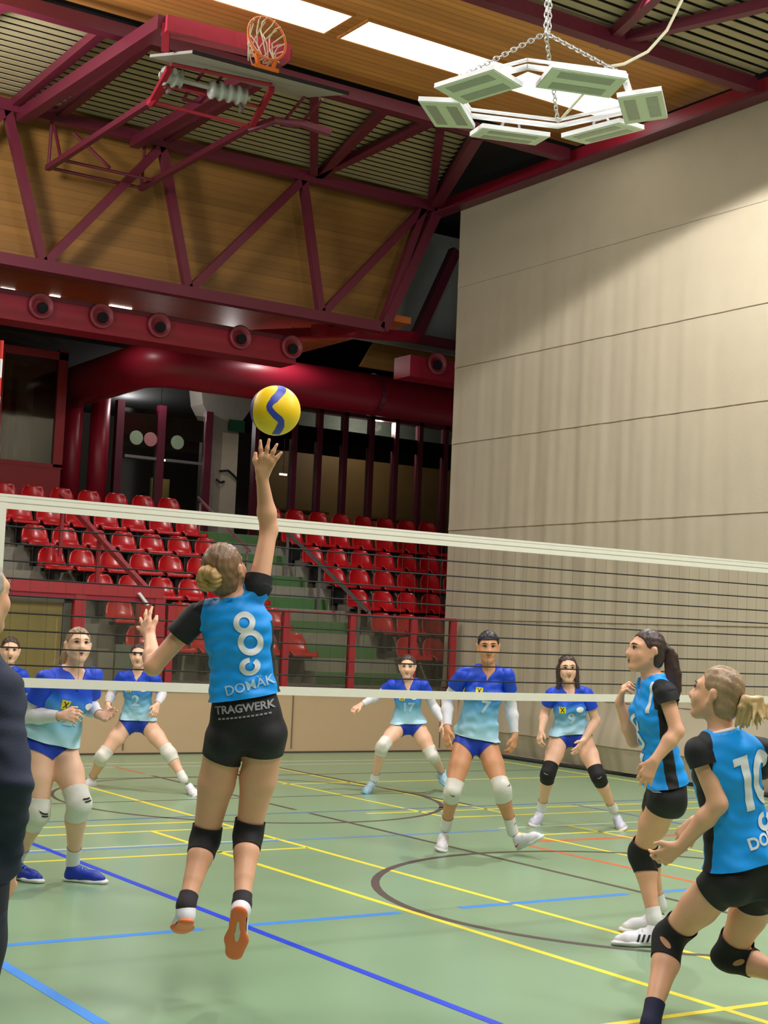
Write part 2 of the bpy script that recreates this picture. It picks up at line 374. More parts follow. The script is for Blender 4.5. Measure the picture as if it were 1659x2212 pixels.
# ================================================================== CURTAIN
t = thing('divider_curtain', 'tall beige hall divider curtain with horizontal seams hanging from the maroon beam', 'curtain', (12.85, 10, 0))
zs = [.045, .34, .88, 1.86, 3.15, 4.42, 5.55, 6.75, 7.98]
def cx(y, z):
    h = max(0, min(1, (z - .3) / 7))
    f = .012 * math.sin(y * 7.3 + .6 * math.sin(y * 2.1)) + .007 * math.sin(y * 17.1 + 1.3 * math.sin(z * .9)) + .004 * math.sin(y * 31 + z * .5)
    amp = (1 - h) ** .6 * (0.35 + .65 * max(0, math.sin((y - 11.5) * .55)))
    bul = -.22 * math.exp(-((z - .32) / .42) ** 2) * (0.6 + .4 * math.sin(y * 1.1)) if z < 1.6 else 0
    sag = -.10 * math.sin(y * 3.2 + z * 4) * max(0, 1 - abs(z - .6) / .5)
    return 12.80 + f * amp + bul + sag * .35
for i in range(len(zs) - 1):
    bm = B(); ny = 420; nz = 10; a, b = zs[i], zs[i + 1]; g = []
    for j in range(nz + 1):
        row = []
        for k in range(ny + 1):
            y = 17.52 - 13.5 * k / ny; z = a + (b - a) * j / nz
            x = cx(y, z) + (-.006 if j == 0 and i else 0)
            if z <= .34 and i == 0: x = cx(y, .34) + (.34 - z) * .28
            row.append(bm.verts.new((x, y, z)))
        g.append(row)
    for j in range(nz):
        for k in range(ny): bm.faces.new((g[j][k], g[j][k + 1], g[j + 1][k + 1], g[j + 1][k]))
    bk = [[bm.verts.new(v.co + Vector((.008, 0, 0))) for v in row] for row in g]
    for j in range(nz):
        for k in range(ny): bm.faces.new((bk[j][k + 1], bk[j][k], bk[j + 1][k], bk[j + 1][k + 1]))
    me = bpy.data.meshes.new('cloth_panel'); bm.to_mesh(me); bm.free(); finish('cloth_panel', me, M_CURT, t, True)
    if i and i < 7:
        def seam(bm): tube(bm, [(cx(17.5 - 13.4 * k / 160, a) - .004, 17.5 - 13.4 * k / 160, a) for k in range(161)], .006, 5)
        one('seam', seam, mat('curtain_seam', (140, 126, 104), .8), t)
one('hem_pipe', lambda bm: tube(bm, [(12.71, 17.45, .028), (12.71, 4.1, .028)], .026, 8), mat('dark_hem', (52, 46, 40), .7), t)

# ================================================================== BLEACHERS
RISE, PITCH_Y = .36, .72
t = thing('bleacher_stand', 'stepped grey concrete spectator stand behind the beige wall', 'bleachers', (9, 17.2, 0))
for i in range(7):
    y = 17.2 if i == 0 else 17.72 + PITCH_Y * i
    z = .86 + RISE * i; y1 = 17.72 + PITCH_Y * (i + 1)
    one('tier', lambda bm: (box(bm, (-8, y, .1 if i == 0 else z - .45), (10.97, y1 + .02, z)), box(bm, (12.48, max(y, 17.56), .1 if i == 0 else z - .45), (19, y1 + .02, z))), M_CONC, t)
for k in range(14):
    y = 17.2 if k == 0 else 17.72 + PITCH_Y / 2 * k
    z = .86 + RISE / 2 * k
    one('stair_tread', lambda bm: box(bm, (10.98, y, z - .30 if k else .1), (12.47, 17.72 + PITCH_Y / 2 * (k + 1) + .01, z)), M_CONC, t)
    if k % 2: one('stair_riser', lambda bm: box(bm, (10.99, y - .012, z - .178), (12.46, y, z - .004)), M_GREEN, t)
# seats
def seat_shell():
    bm = B(); prof = [(-.215, -.045), (-.205, -.008), (-.14, .004), (-.02, -.012), (.10, -.005), (.165, .03), (.195, .10), (.212, .18), (.220, .25), (.222, .285)]
    wid = [.20, .212, .216, .216, .214, .212, .205, .192, .162, .115]
    g = []
    nu = 10
    for (y, z), wd in zip(prof, wid):
        row = []
        for k in range(nu + 1):
            u = -1 + 2 * k / nu
            row.append(bm.verts.new((u * wd, y - (.055 * u * u if z > .02 else 0), z + (.028 * abs(u) ** 3 if z <= .02 and y > -.2 else -.02 * u * u if z > .2 else 0))))
        g.append(row)
    for a in range(len(g) - 1):
        for k in range(nu): bm.faces.new((g[a][k], g[a][k + 1], g[a + 1][k + 1], g[a + 1][k]))
    thicken(bm, .014)
    me = bpy.data.meshes.new('shell'); bm.to_mesh(me); bm.free(); me.materials.append(M_SEAT)
    me.polygons.foreach_set('use_smooth', [True] * len(me.polygons)); return me
SHELL = seat_shell()
bm = B(); box(bm, (-.17, -.10, -.075), (.17, -.05, -.025)); box(bm, (-.17, .06, -.075), (.17, .11, -.025)); box(bm, (-.03, -.10, -.30), (.03, .10, -.075)); box(bm, (-.05, .10, -.34), (.05, .16, -.10))
BRK = bpy.data.meshes.new('bracket'); bm.to_mesh(BRK); bm.free(); BRK.materials.append(M_BLACK)
ROWN = ['front', 'second', 'third', 'fourth', 'fifth', 'sixth', 'top']
seat_n = 0
def seat(x, i, label, group):
    global seat_n
    y = 18.2 + PITCH_Y * i; z = 1.29 + RISE * i
    s = thing('stadium_chair', label, 'chair', (x, y, z), group)
    for nm, me in (('shell', SHELL), ('bracket', BRK)):
        o = bpy.data.objects.new(nm, me); COL.objects.link(o); o.parent = s
for i in range(7):
    n = [4, 5, 5, 6, 7, 7, 8][i]
    for k in range(n):
        nth = 'nearest the stair' if k == 0 else ORD[k] + ' from the stair'
        seat(12.74 + .478 * k, i, f'red plastic seat in the {ROWN[i]} row right of the green stair, {nth}', 'red seats right of the stair')
    skip = {0: [10.82, 10.34, 9.86], 1: [10.3, 9.82]}.get(i, [])
    n = [6, 6, 6, 7, 7, 8, 7][i]
    for k in range(n):
        x = 10.76 - .474 * k
        nth = 'nearest the stair' if k == 0 else ORD[k] + ' from the stair'
        seat(x, i, f'red plastic seat in the {ROWN[i]} row left of the green stair, {nth}', 'red seats left of the stair')
# handrail over the stair
t = thing('stair_handrail', 'grey metal handrail sloping down beside the green stair', 'handrail', (12.2, 18.6, .9))
one('rail', lambda bm: bar(bm, (12.2, 21.3, 3.27), (12.2, 18.62, 1.92), .045, .045), M_STEEL, t)
one('rail_end', lambda bm: bar(bm, (12.2, 18.64, 1.93), (12.2, 18.58, 1.78), .045, .045), M_STEEL, t)
for y, zt, zb in ((21.15, 3.19, 2.485), (20.1, 2.66, 1.945), (18.9, 2.06, 1.405)): one('post', lambda bm: bar(bm, (12.2, y, zb), (12.2, y, zt), .035, .035), M_STEEL, t)
t = thing('stair_handrail', 'pale metal handrail post line at the left edge of the green stair', 'handrail', (11.2, 20, 1.5))
one('rail', lambda bm: bar(bm, (11.1, 22.3, 3.75), (11.1, 20.4, 2.8), .035, .035), M_STEEL, t)
for y, zb in ((22.2, 3.025), (20.5, 2.125)): one('post', lambda bm: bar(bm, (11.1, y, zb), (11.1, y, 2.8 + (y - 20.5) * .5), .03, .03), M_STEEL, t)
# glass barrier at the front of the stand
t = thing('glass_barrier', 'glass barrier with red posts on top of the beige wall', 'barrier', (11, 17.08, .83))
for x in (8.2, 9.88, 10.92, 11.93, 12.62): one('post', lambda bm: box(bm, (x - .045, 17.04, .83), (x + .045, 17.12, 1.84)), M_REDW, t)
one('top_rail', lambda bm: box(bm, (8.15, 17.05, 1.835), (12.66, 17.11, 1.865)), M_REDW, t)
for a, b in ((8.25, 9.83), (9.93, 10.87), (10.97, 11.88), (11.98, 12.57)): one('pane', lambda bm: box(bm, (a, 17.072, .90), (b, 17.082, 1.83)), M_GLASS, t)
# entrance barrier on the left
t = thing('entrance_barrier', 'heavy red railing with glass over the stand entrance at the left', 'railing', (6.5, 17.2, .83))
one('top_beam', lambda bm: box(bm, (3.5, 17.03, 1.93), (8.08, 17.15, 2.07)), M_REDW, t)
one('lower_beam', lambda bm: box(bm, (3.5, 17.05, 1.86), (8.08, 17.11, 1.93)), M_TRUSS2, t)
for x in (4.6, 6.98, 8.04): one('post', lambda bm: box(bm, (x - .07, 17.04, .835), (x + .07, 17.14, 1.93)), M_REDW, t)
for a, b in ((4.7, 6.88), (7.08, 7.95)): one('pane', lambda bm: box(bm, (a, 17.08, .85), (b, 17.09, 1.85)), M_GLASS, t)
one('bracket', lambda bm: bar(bm, (7.72, 17.0, 1.98), (7.85, 17.0, 1.84), .05, .03), M_WHITE, t)
d = one('door_1', lambda bm: box(bm, (5.2, 17.3, .3), (6.86, 17.36, 1.82)), mat('plywood_door', (222, 192, 122), .5, noise=.08, scale=2, stretch=(4, 4, .5))); tag(d, kind='structure')
one('door_frame', lambda bm: (box(bm, (6.87, 17.28, .3), (6.97, 17.38, 1.9)), box(bm, (5.1, 17.28, 1.82), (6.97, 17.38, 1.9))), mat('pale_frame', (170, 172, 166), .5), d)
t = thing('stair_rail', 'red sloping handrail climbing over the seats at the left', 'handrail', (7.9, 18, 1.0))
one('rail', lambda bm: bar(bm, (8.0, 17.4, 2.05), (8.0, 20.5, 3.42), .07, .07), M_REDW, t)
for y in (17.6, 19.0, 20.4): one('post', lambda bm: bar(bm, (8.0, y, 1.3 + (y - 17.6) * .44), (8.0, y, 2.12 + (y - 17.6) * .44), .05, .05), M_REDW, t)
tag(ctr(one('notice_board', lambda bm: box(bm, (7.5, 17.1, .836), (7.86, 17.15, 1.34)), mat('pale_grey_board', (150, 150, 144), .6))), 'pale grey board leaning behind the barrier near the stand entrance', 'board')

# ================================================================== DUCTS AND GALLERY FITTINGS
t = thing('air_duct', 'maroon box duct with round air nozzles under the clerestory truss', 'duct', (7, 19.1, 5.6))
one('duct_box', lambda bm: box(bm, (-6, 19.05, 5.56), (10.98, 19.5, 5.90)), M_TRUSS2, t)
one('duct_box', lambda bm: box(bm, (13.05, 19.05, 5.66), (18, 19.5, 6.0)), M_TRUSS2, t)
one('top_lip', lambda bm: box(bm, (-6, 19.03, 5.90), (10.98, 19.55, 5.96)), M_TRUSS, t)
M_PINK = mat('rose_nozzle', (150, 62, 76), .45)
for x, z in ((4.4, 5.78), (5.3, 5.78), (6.15, 5.79), (6.98, 5.80), (7.85, 5.80), (8.72, 5.80), (10.01, 5.82), (10.88, 5.80), (13.54, 5.92)):
    def noz(bm):
        pr = [(.175, 0), (.178, -.03), (.165, -.05), (.135, -.035), (.085, .03), (.07, .06)]
        rg = [[bm.verts.new((x + r * math.cos(a), 19.02 + y, z + r * math.sin(a))) for a in [2 * math.pi * k / 24 for k in range(24)]] for r, y in pr]
        for A, Bq in zip(rg, rg[1:]):
            for k in range(24): bm.faces.new((A[k], A[(k + 1) % 24], Bq[(k + 1) % 24], Bq[k]))
    n = one('nozzle', noz, M_PINK, t, True)
    one('throat', lambda bm: tube(bm, [(x + .02, 19.0, z - .02), (x + .02, 19.02, z - .02)], .075, 16), M_DARK, n)
t = thing('ventilation_pipe', 'fat round maroon ventilation pipe bending away under the gallery soffit', 'pipe', (10, 21, 3.5))
pts = [(17, 21, 5.66)] + [(10.05, 21, 5.64)] + [(10.05 - .5 * math.sin(a), 21.5 - .5 * math.cos(a), 5.64) for a in [math.pi / 2 * k / 6 for k in range(1, 7)]] + [(9.55, 24.2, 5.62)]
one('main_pipe', lambda bm: tube(bm, pts, .35, 28), M_TRUSS2, t, True)
for x, y in ((13.6, 20.99),): one('clamp', lambda bm: tube(bm, [(x, y, 5.65), (x + .08, y, 5.65)], .362, 24), M_TRUSS, t)
for x in (9.62, 10.12): one('riser_pipe', lambda bm: tube(bm, [(x, 24.3, 3.1), (x, 24.3, 5.9)], .17, 18), M_TRUSS2, t, True)
M_LIT = mat('lit_strip', (255, 246, 232), .5, emit=5, noise=0)
for x, y, L, lb in ((6.95, 20.57, .2, 'slim lit strip lamp at the left end of the orange soffit'), (7.67, 20.5, .14, 'slim lit strip lamp right of the leftmost nozzle in view'), (8.6, 20.5, .34, 'slim lit strip lamp above the gap between the second and third nozzle in view')):
    tag(ctr(one('strip_light', lambda bm: box(bm, (x, y, 6.303), (x + L, y + .07, 6.33)), M_LIT)), lb, 'lamp')
tag(ctr(one('downlight', lambda bm: box(bm, (11.70, 20.06, 6.300), (12.02, 20.30, 6.33)), MATS['lit_strip'])), 'bright square downlight in the soffit beside the right end of the nozzle duct', 'lamp')
for x, lb in ((6.75, 'flat round ceiling speaker over the leftmost nozzle'), (10.95, 'flat round ceiling speaker over the rightmost nozzle of the duct')):
    tag(ctr(one('ceiling_speaker', lambda bm: tube(bm, [(x, 18.75, 6.27), (x, 18.75, 6.33)], .14, 18), mat('grey_grille', (120, 100, 88), .6))), lb, 'speaker')
# booth at the left of the gallery
t = thing('control_booth', 'red panelled booth with a window at the left end of the gallery', 'booth', (8, 23.5, 3.1))
one('wall_panel', lambda bm: box(bm, (5, 23.45, 3.1), (9.12, 23.55, 4.13)), M_REDW, t)
wf = one('window_frame', lambda bm: (box(bm, (8.98, 23.44, 4.13), (9.14, 23.56, 6.1)), box(bm, (5, 23.44, 5.93), (9.14, 23.56, 6.06)), box(bm, (8.0, 23.46, 4.13), (8.06, 23.54, 5.95)), box(bm, (5, 23.44, 4.11), (9.14, 23.58, 4.18))), M_REDW, t)
one('pane', lambda bm: box(bm, (8.06, 23.49, 4.18), (8.98, 23.5, 5.93)), M_GLASSD, wf)
one('side_panel', lambda bm: box(bm, (9.06, 23.56, 3.1), (9.14, 25.2, 6.06)), M_TRUSS, t)
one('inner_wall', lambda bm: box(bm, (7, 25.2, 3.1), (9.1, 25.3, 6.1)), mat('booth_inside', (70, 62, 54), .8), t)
one('inner_post', lambda bm: box(bm, (8.75, 24.6, 3.1), (9.0, 24.75, 5.7)), mat('pale_post', (168, 164, 152), .7), t)
one('inner_strip', lambda bm: box(bm, (8.45, 24.4, 3.1), (8.53, 24.5, 6)), mat('timber_strip', (128, 92, 58), .6), t)
# column with a flared head
t = thing('flared_column', 'pale concrete column with a flared head in the gallery', 'column', (12.87, 25, 3.1))
def colm(bm):
    st = [(3.1, .28), (5.28, .28), (5.45, .30), (5.75, .50), (6.1, .56)]
    rg = []
    for z, h in st: rg.append([bm.verts.new((12.87 + a * h, 25.1 + b * .25, z)) for a, b in ((-1, -1), (1, -1), (1, 1), (-1, 1))])
    bm.faces.new(rg[0][::-1]); bm.faces.new(rg[-1])
    for A, Bq in zip(rg, rg[1:]):
        for k in range(4): bm.faces.new((A[k], A[(k + 1) % 4], Bq[(k + 1) % 4], Bq[k]))
one('shaft', colm, mat('pale_concrete', (150, 144, 134), .8), t)
one('shaft_panel', lambda bm: box(bm, (12.8, 24.82, 3.1), (13.14, 24.85, 5.26)), mat('cream_panel', (196, 186, 166), .7), t)
tag(ctr(one('exit_sign', lambda bm: box(bm, (12.9, 24.78, 5.30), (13.24, 24.81, 5.52)), mat('exit_green', (20, 78, 48), .5))), 'dark green exit sign on the flared gallery column', 'sign')
t = thing('coat_hook_arm', 'thin black curved metal arm fixed to the pale gallery column', 'bracket', (13.0, 24.8, 4.4))
one('arm', lambda bm: tube(bm, [(12.75, 24.78, 4.52), (12.9, 24.72, 4.54), (13.02, 24.72, 4.46), (13.15, 24.75, 4.36), (13.4, 24.78, 4.34)], .022, 6), M_BLACK, t)
one('hook', lambda bm: tube(bm, [(12.68, 24.76, 4.36), (12.75, 24.72, 4.30), (12.85, 24.76, 4.33)], .022, 6), M_BLACK, t)
# glazed foyer front
t = thing('glass_partition', 'dark glazed partition with maroon mullions at the right of the gallery', 'partition', (16, 25, 3.1))
for x in (13.62, 14.46, 15.03, 15.62, 16.25, 16.85, 17.45, 18.1, 18.8): one('mullion', lambda bm: box(bm, (x - .05, 24.95, 3.1), (x + .05, 25.1, 6.0)), M_TRUSS, t)
one('head_rail', lambda bm: box(bm, (13.6, 24.95, 5.92), (19, 25.1, 6.05)), M_TRUSS, t)
one('dark_transom', lambda bm: box(bm, (13.6, 25.02, 5.33), (19, 25.06, 5.62)), M_DARK, t)
for a, b in ((13.67, 14.41), (14.51, 14.98), (15.08, 15.57), (15.67, 16.2), (16.3, 16.8), (16.9, 17.4), (17.5, 18.05), (18.15, 18.75)): one('pane', lambda bm: box(bm, (a, 25.02, 3.12), (b, 25.03, 5.92)), M_GLASSD, t)
tag(ctr(one('timber_screen', lambda bm: box(bm, (14.6, 26.6, 3.1), (19.6, 26.7, 5.3)), mat('foyer_timber', (138, 104, 62), .6, noise=.15, scale=1.5))), 'brown timber screen standing behind the dark glazed partition', 'screen')
tag(ctr(one('upper_blind', lambda bm: box(bm, (14.4, 26.2, 5.55), (20, 26.25, 6.1)), mat('grey_blind', (108, 110, 104), .8))), 'grey blind along the top behind the dark glazed partition', 'blind')
for i, (x, lb) in enumerate(((15.2, 'pale bench table behind the partition nearest the raised hand'), (17.3, 'pale bench table behind the partition nearest the curtain'))):
    q = thing('foyer_table', lb, 'table', (x, 25.9, 3.1))
    one('table_top', lambda bm: box(bm, (x - .5, 25.6, 3.98), (x + .5, 26.2, 4.02)), mat('table_wood', (150, 120, 84), .5), q)
    one('leg', lambda bm: box(bm, (x - .06, 25.85, 3.1), (x + .06, 25.95, 3.98)), MATS['pale_post'], q)
t = thing('glass_doors', 'dark glazed double door left of the flared column', 'door', (11.6, 25, 3.1))
for x in (10.68, 11.5, 12.46): one('jamb', lambda bm: box(bm, (x - .07, 24.7, 3.1), (x + .07, 24.83, 5.6)), M_TRUSS, t)
for a, b, k in ((10.75, 11.43, 0), (11.57, 12.38, 1)):
    lf = one('door_leaf', lambda bm: box(bm, (a, 24.76, 3.1), (b, 24.78, 5.5)), M_GLASSD, t)
    one('push_bar', lambda bm: box(bm, (a + .03, 24.66, 4.58), (b - .03, 24.70, 4.63)), M_STEEL, lf)
    for j in range(2 - k):
        cxn = a + .27 + j * .28
        one('round_notice', lambda bm: tube(bm, [(cxn, 24.74, 4.96), (cxn, 24.75, 4.96)], .13, 20), mat('pale_notice' + str(j), (150, 170, 140) if j == 0 else (180, 120, 120), .6), lf)
one('grey_transom', lambda bm: (box(bm, (10.75, 24.79, 5.02), (11.43, 24.81, 5.42)), box(bm, (11.57, 24.79, 5.02), (12.38, 24.81, 5.42))), mat('grey_transom', (88, 92, 86), .7), t)
tag(ctr(one('timber_door', lambda bm: box(bm, (11.95, 26.0, 3.1), (12.32, 26.08, 4.4)), MATS['plywood_door'])), 'narrow brown timber door leaf seen through the glazed double door', 'door')
for x, y, z, lb in ((11.7, 25.8, 4.72, 'thin lit tube lamp seen through the glazed double door'), (13.25, 26, 5.42, 'small lit tube lamp just left of the ball'), (13.35, 26, 4.78, 'small lit tube lamp right of the pale column'), (14.75, 26, 4.72, 'small lit tube lamp behind the first mullion right of the raised hand')):
    L = .55 if x == 11.7 else .16
    q = thing('tube_lamp', lb, 'lamp', (x, y, z))
    one('tube', lambda bm: box(bm, (x, y, z), (x + L, y + .04, z + .035)), M_LIT, q)
    one('suspension_rod', lambda bm: tube(bm, [(x + L / 2, y + .02, z + .035), (x + L / 2, y + .02, 6.13)], .006, 5), M_BLACK, q)

# ================================================================== FOLDED BASKETBALL HOOP
t = thing('basketball_hoop', 'folded-up ceiling basketball hoop with grey board on a red steel frame', 'basketball hoop', (7.2, 15, 7.4))
bd = one('backboard', lambda bm: poly(bm, [(6.35, 13.42, 7.40), (8.2, 13.37, 7.40), (8.2, 14.42, 7.66), (6.35, 14.47, 7.68)], .03, (0, -.24, 1)), M_BOARD, t)
one('edge_strip', lambda bm: bar(bm, (6.35, 13.41, 7.41), (8.2, 13.36, 7.41), .02, .035), M_BLACK, bd)
rim = B(); tube(rim, [(7.19 + .225 * math.cos(a), 13.40 + .05 * math.sin(a), 7.77 + .24 * math.sin(a)) for a in [2 * math.pi * k / 28 for k in range(28)]], .013, 8, True)
rm = obj('rim', rim, M_ORANGE, t, True)
one('rim_bracket', lambda bm: (bar(bm, (7.11, 13.40, 7.44), (7.07, 13.40, 7.58), .03, .05, (0, 1, 0)), bar(bm, (7.27, 13.40, 7.44), (7.31, 13.40, 7.58), .03, .05, (0, 1, 0)), box(bm, (7.05, 13.36, 7.42), (7.33, 13.46, 7.46))), M_ORANGE, rm)
nb = B(); rnd = random.Random(3)
for k in range(16):
    a = 2 * math.pi * k / 16; x = 7.19 + .22 * math.cos(a); z = 7.77 + .235 * math.sin(a)
    zz = z; p = [(x, 13.40, z)]
    tx = 7.19 + .11 * math.cos(a + .4) + .03; 
    for s in (.25, .5, .75, 1): p.append((x + (tx - x) * s + rnd.uniform(-.02, .02), 13.40 + .18 * math.sin(math.pi * s) * rnd.uniform(.5, 1), z + (7.56 - z) * s * s + rnd.uniform(-.015, .015)))
    tube(nb, p, .0075, 5)
    if k % 2 == 0:
        q = [(7.19 + (.2 - .02 * j) * math.cos(a + .26 * j), 13.45 + .03 * j, 7.77 - .05 * j + (.2 - .03 * j) * math.sin(a + .26 * j)) for j in range(5)]
        tube(nb, q, .0075, 5)
obj('rope_net', nb, M_ROPE, rm)
for p, q, wd, mm in (((6.2, 13.8, 7.78), (7.6, 13.68, 7.78), .17, mat('skylit_red_steel', (178, 52, 74), .4)), ((6.2, 13.8, 7.8), (6.2, 18.0, 7.95), .15, M_TRUSS), ((7.6, 13.7, 7.8), (7.75, 18.0, 7.95), .13, M_TRUSS), ((6.22, 13.8, 7.8), (6.25, 13.85, 7.52), .08, M_TRUSS2),  # crossbar red lightened to paint in the skylight falling on it
    ((6.6, 18.05, 7.38), (6.62, 14.95, 7.40), .07, M_TRUSS), ((7.9, 18.05, 7.38), (7.88, 14.95, 7.40), .07, M_TRUSS),
    ((6.62, 14.95, 7.40), (6.42, 14.1, 7.46), .06, M_TRUSS2), ((7.88, 14.95, 7.40), (7.55, 13.9, 7.46), .06, M_TRUSS2)): one('frame_arm', lambda bm: bar(bm, p, q, wd, wd), mm, t)
for p, q in (((6.62, 15.0, 7.40), (7.88, 14.98, 7.40)), ((6.5, 14.5, 7.43), (7.72, 14.4, 7.43)), ((6.40, 14.02, 7.48), (7.52, 13.85, 7.48)), ((6.6, 17.6, 7.38), (7.9, 17.6, 7.38)), ((6.6, 18.02, 7.38), (7.9, 18.02, 7.38)), ((6.6, 18.02, 7.38), (6.6, 18.0, 7.98)), ((7.9, 18.02, 7.38), (7.9, 18.0, 7.98)), ((6.6, 17.6, 7.38), (6.6, 17.9, 7.9)), ((6.9, 18.0, 7.9), (7.3, 17.7, 7.45))): one('frame_rod', lambda bm: tube(bm, [p, q], .022, 8), M_TRUSS2 if p[1] < 15.5 else M_TRUSS, t)
for pts in ([(6.62, 15.0, 7.38), (6.62, 14.7, 7.47), (6.75, 14.55, 7.50), (7.05, 14.5, 7.47)], [(7.88, 15.0, 7.38), (8.05, 14.7, 7.44), (8.35, 14.6, 7.44), (8.7, 14.55, 7.40)]): one('curved_arm', lambda bm: tube(bm, pts, .05, 8), M_TRUSS2 if pts[0][0] < 7 else M_TRUSS, t)
M_DRUM = mat('pale_winch_enamel', (168, 168, 164), .35)
for a, b, c_ in (((6.48, 14.42, 7.5), (6.70, 14.40, 7.5), 2), ((7.02, 14.36, 7.46), (7.44, 14.30, 7.46), 4)):
    def drum(bm):
        A, Bv = Vector(a), Vector(b); n = c_ * 4 + 2
        tube(bm, [A + (Bv - A) * (k / (n - 1)) for k in range(n)], [(.105 if k % 4 in (1, 2) else .075) for k in range(n)], 16)
    one('winch_drum', drum, M_DRUM, t, True)
one('winch_shaft', lambda bm: tube(bm, [(6.45, 14.42, 7.5), (7.5, 14.30, 7.46)], .03, 8), M_DRUM, t)
for x in (6.6, 7.5): one('hanger_plate', lambda bm: box(bm, (x, 14.5, 7.36), (x + .03, 14.56, 7.6)), M_STEEL, t)
for x in (6.9, 8.15): one('hanger_loop', lambda bm: (bar(bm, (x, 14.2, 7.62), (x, 14.75, 7.42), .025, .025), bar(bm, (x, 14.75, 7.42), (x + .22, 14.75, 7.44), .025, .025), bar(bm, (x + .22, 14.75, 7.44), (x + .22, 14.2, 7.62), .025, .025)), M_TRUSS, t)

# ================================================================== HANGING LAMP RING
t = thing('lamp_ring', 'hexagonal hanging ring of six white floodlights on chains', 'lamp', (6.82, 8.35, 5.6))
HC = Vector((6.82, 8.35, 5.60)); HR = .73
cr = Vector((r2.x, r2.y, 0)).normalized(); cf = Vector((fwd.x, fwd.y, 0)).normalized()
hexp = [HC + (cr * math.cos(a) + cf * math.sin(a)) * HR + Vector((0, 0, .045 * math.sin(a))) for a in [math.radians(15 + 60 * k) for k in range(6)]]
for k in range(6): one('ring_tube', lambda bm: (tube(bm, [hexp[k], hexp[(k + 1) % 6]], .022, 8), tube(bm, [hexp[k] + Vector((0, 0, .05)), hexp[(k + 1) % 6] + Vector((0, 0, .05))], .014, 8)), M_WHITE, t)
for k in range(6):
    a = math.radians(45 + 60 * k); rad = (cr * math.cos(a) + cf * math.sin(a)); tan = Vector((-rad.y, rad.x, 0)) * 1.0
    c = HC + rad * .73 + Vector((0, 0, -.10 + .045 * math.sin(a)))
    dn = (Vector((0, 0, -1)) + rad * .10).normalized(); ww = rad - dn * rad.dot(dn); ww.normalize(); uu = ww.cross(dn)
    hx, hy = .28, .158
    fx = B()
    pts = [c + uu * sx * hx + ww * sy * hy for sx, sy in ((-1, -1), (1, -1), (1, 1), (-1, 1))]
    poly(fx, pts, .035, -dn)
    f = obj('floodlight', fx, M_WHITE, t)
    one('diffuser', lambda bm: poly(bm, [c + dn * .001 + uu * sx * (hx - .008) + ww * sy * (hy - .008) for sx, sy in ((-1, -1), (1, -1), (1, 1), (-1, 1))], .004, dn), M_LAMPF, f)
    for sy in (-.5, .5): one('led_window', lambda bm: poly(bm, [c + dn * .005 + uu * sx * .20 + ww * (sy * hy + s2 * .042) for sx, s2 in ((-1, -1), (1, -1), (1, 1), (-1, 1))], .003, dn), M_LAMPI, f)
    one('yoke', lambda bm: tube(bm, [c - dn * .035 + uu * .09, c - dn * .11 + uu * .06 - ww * .02, c - dn * .11 - uu * .06 - ww * .02, c - dn * .035 - uu * .09], .014, 6), M_STEEL, f)
def chain(bm, p, q, r=.016, ln=.055):
    p = Vector(p); q = Vector(q); n = max(2, int((q - p).length / (ln * .72))); d = (q - p).normalized()
    s0 = d.cross(Vector((.3, .8, .1))).normalized(); s1 = d.cross(s0)
    for i in range(n):
        c = p + (q - p) * ((i + .5) / n); s = s0 if i % 2 else s1
        tube(bm, [c + d * math.cos(a) * ln / 2 + s * math.sin(a) * r for a in [2 * math.pi * k / 8 for k in range(8)]], .0055, 5, True)
hub = HC + Vector((0, 0, .50))
one('chain', lambda bm: (chain(bm, hub, (hub.x, hub.y, 8.3)), chain(bm, hub + Vector((.03, 0, 0)), (hub.x + .03, hub.y, 8.3))), M_CHAIN, t)
for k in (1, 3, 5): one('chain', lambda bm: chain(bm, hub, hexp[k] + Vector((0, 0, .03))), M_CHAIN, t)
cb = [hexp[1] + Vector((.02, .0, .05)), (7.17, 8.06, 5.84), (7.28, 7.99, 5.87), (7.42, 7.89, 5.97), (7.52, 7.80, 6.13), (7.61, 7.72, 6.40), (7.66, 7.68, 6.9), (7.7, 7.66, 8.3)]
one('power_cable', lambda bm: tube(bm, cb, .012, 6), mat('cream_cable', (206, 200, 170), .6), t, True)

# ================================================================== NET, ANTENNA, POSTS
NY = 7.66
t = thing('volleyball_net', 'volleyball net with white bands and black cords across the court', 'net', (7, NY, 1.24))
def zb(x): return 1.222 + .038 * max(0, (5.9 - x) / 3.3) ** 1.2 + .008 * max(0, (x - 6.5) / 2)
def band(bm, z0, z1, f=lambda x: 0, th=.006):
    g = []; n = 40
    for k in range(n + 1):
        x = 2.62 + (11.9 - 2.62) * k / n
        g.append([bm.verts.new((x, NY - th, z0 + f(x))), bm.verts.new((x, NY - th, z1 + f(x))), bm.verts.new((x, NY + th, z1 + f(x))), bm.verts.new((x, NY + th, z0 + f(x)))])
    for A, Bq in zip(g, g[1:]):
        for k in range(4): bm.faces.new((A[k], A[(k + 1) % 4], Bq[(k + 1) % 4], Bq[k]))
    bm.faces.new(g[0]); bm.faces.new(g[-1][::-1])
one('top_band', lambda bm: band(bm, 2.172, 2.243), M_NETW, t)
one('top_cord', lambda bm: band(bm, 2.236, 2.250, th=.008), M_NETW, t)
one('band_hem', lambda bm: band(bm, 2.205, 2.209, th=.0075), mat('band_stitch', (176, 168, 146), .7), t)
one('bottom_band', lambda bm: band(bm, -.025, .025, zb), M_NETW, t)
one('side_band', lambda bm: box(bm, (2.615, NY - .007, 1.26), (2.69, NY + .007, 2.24)), M_NETW, t)
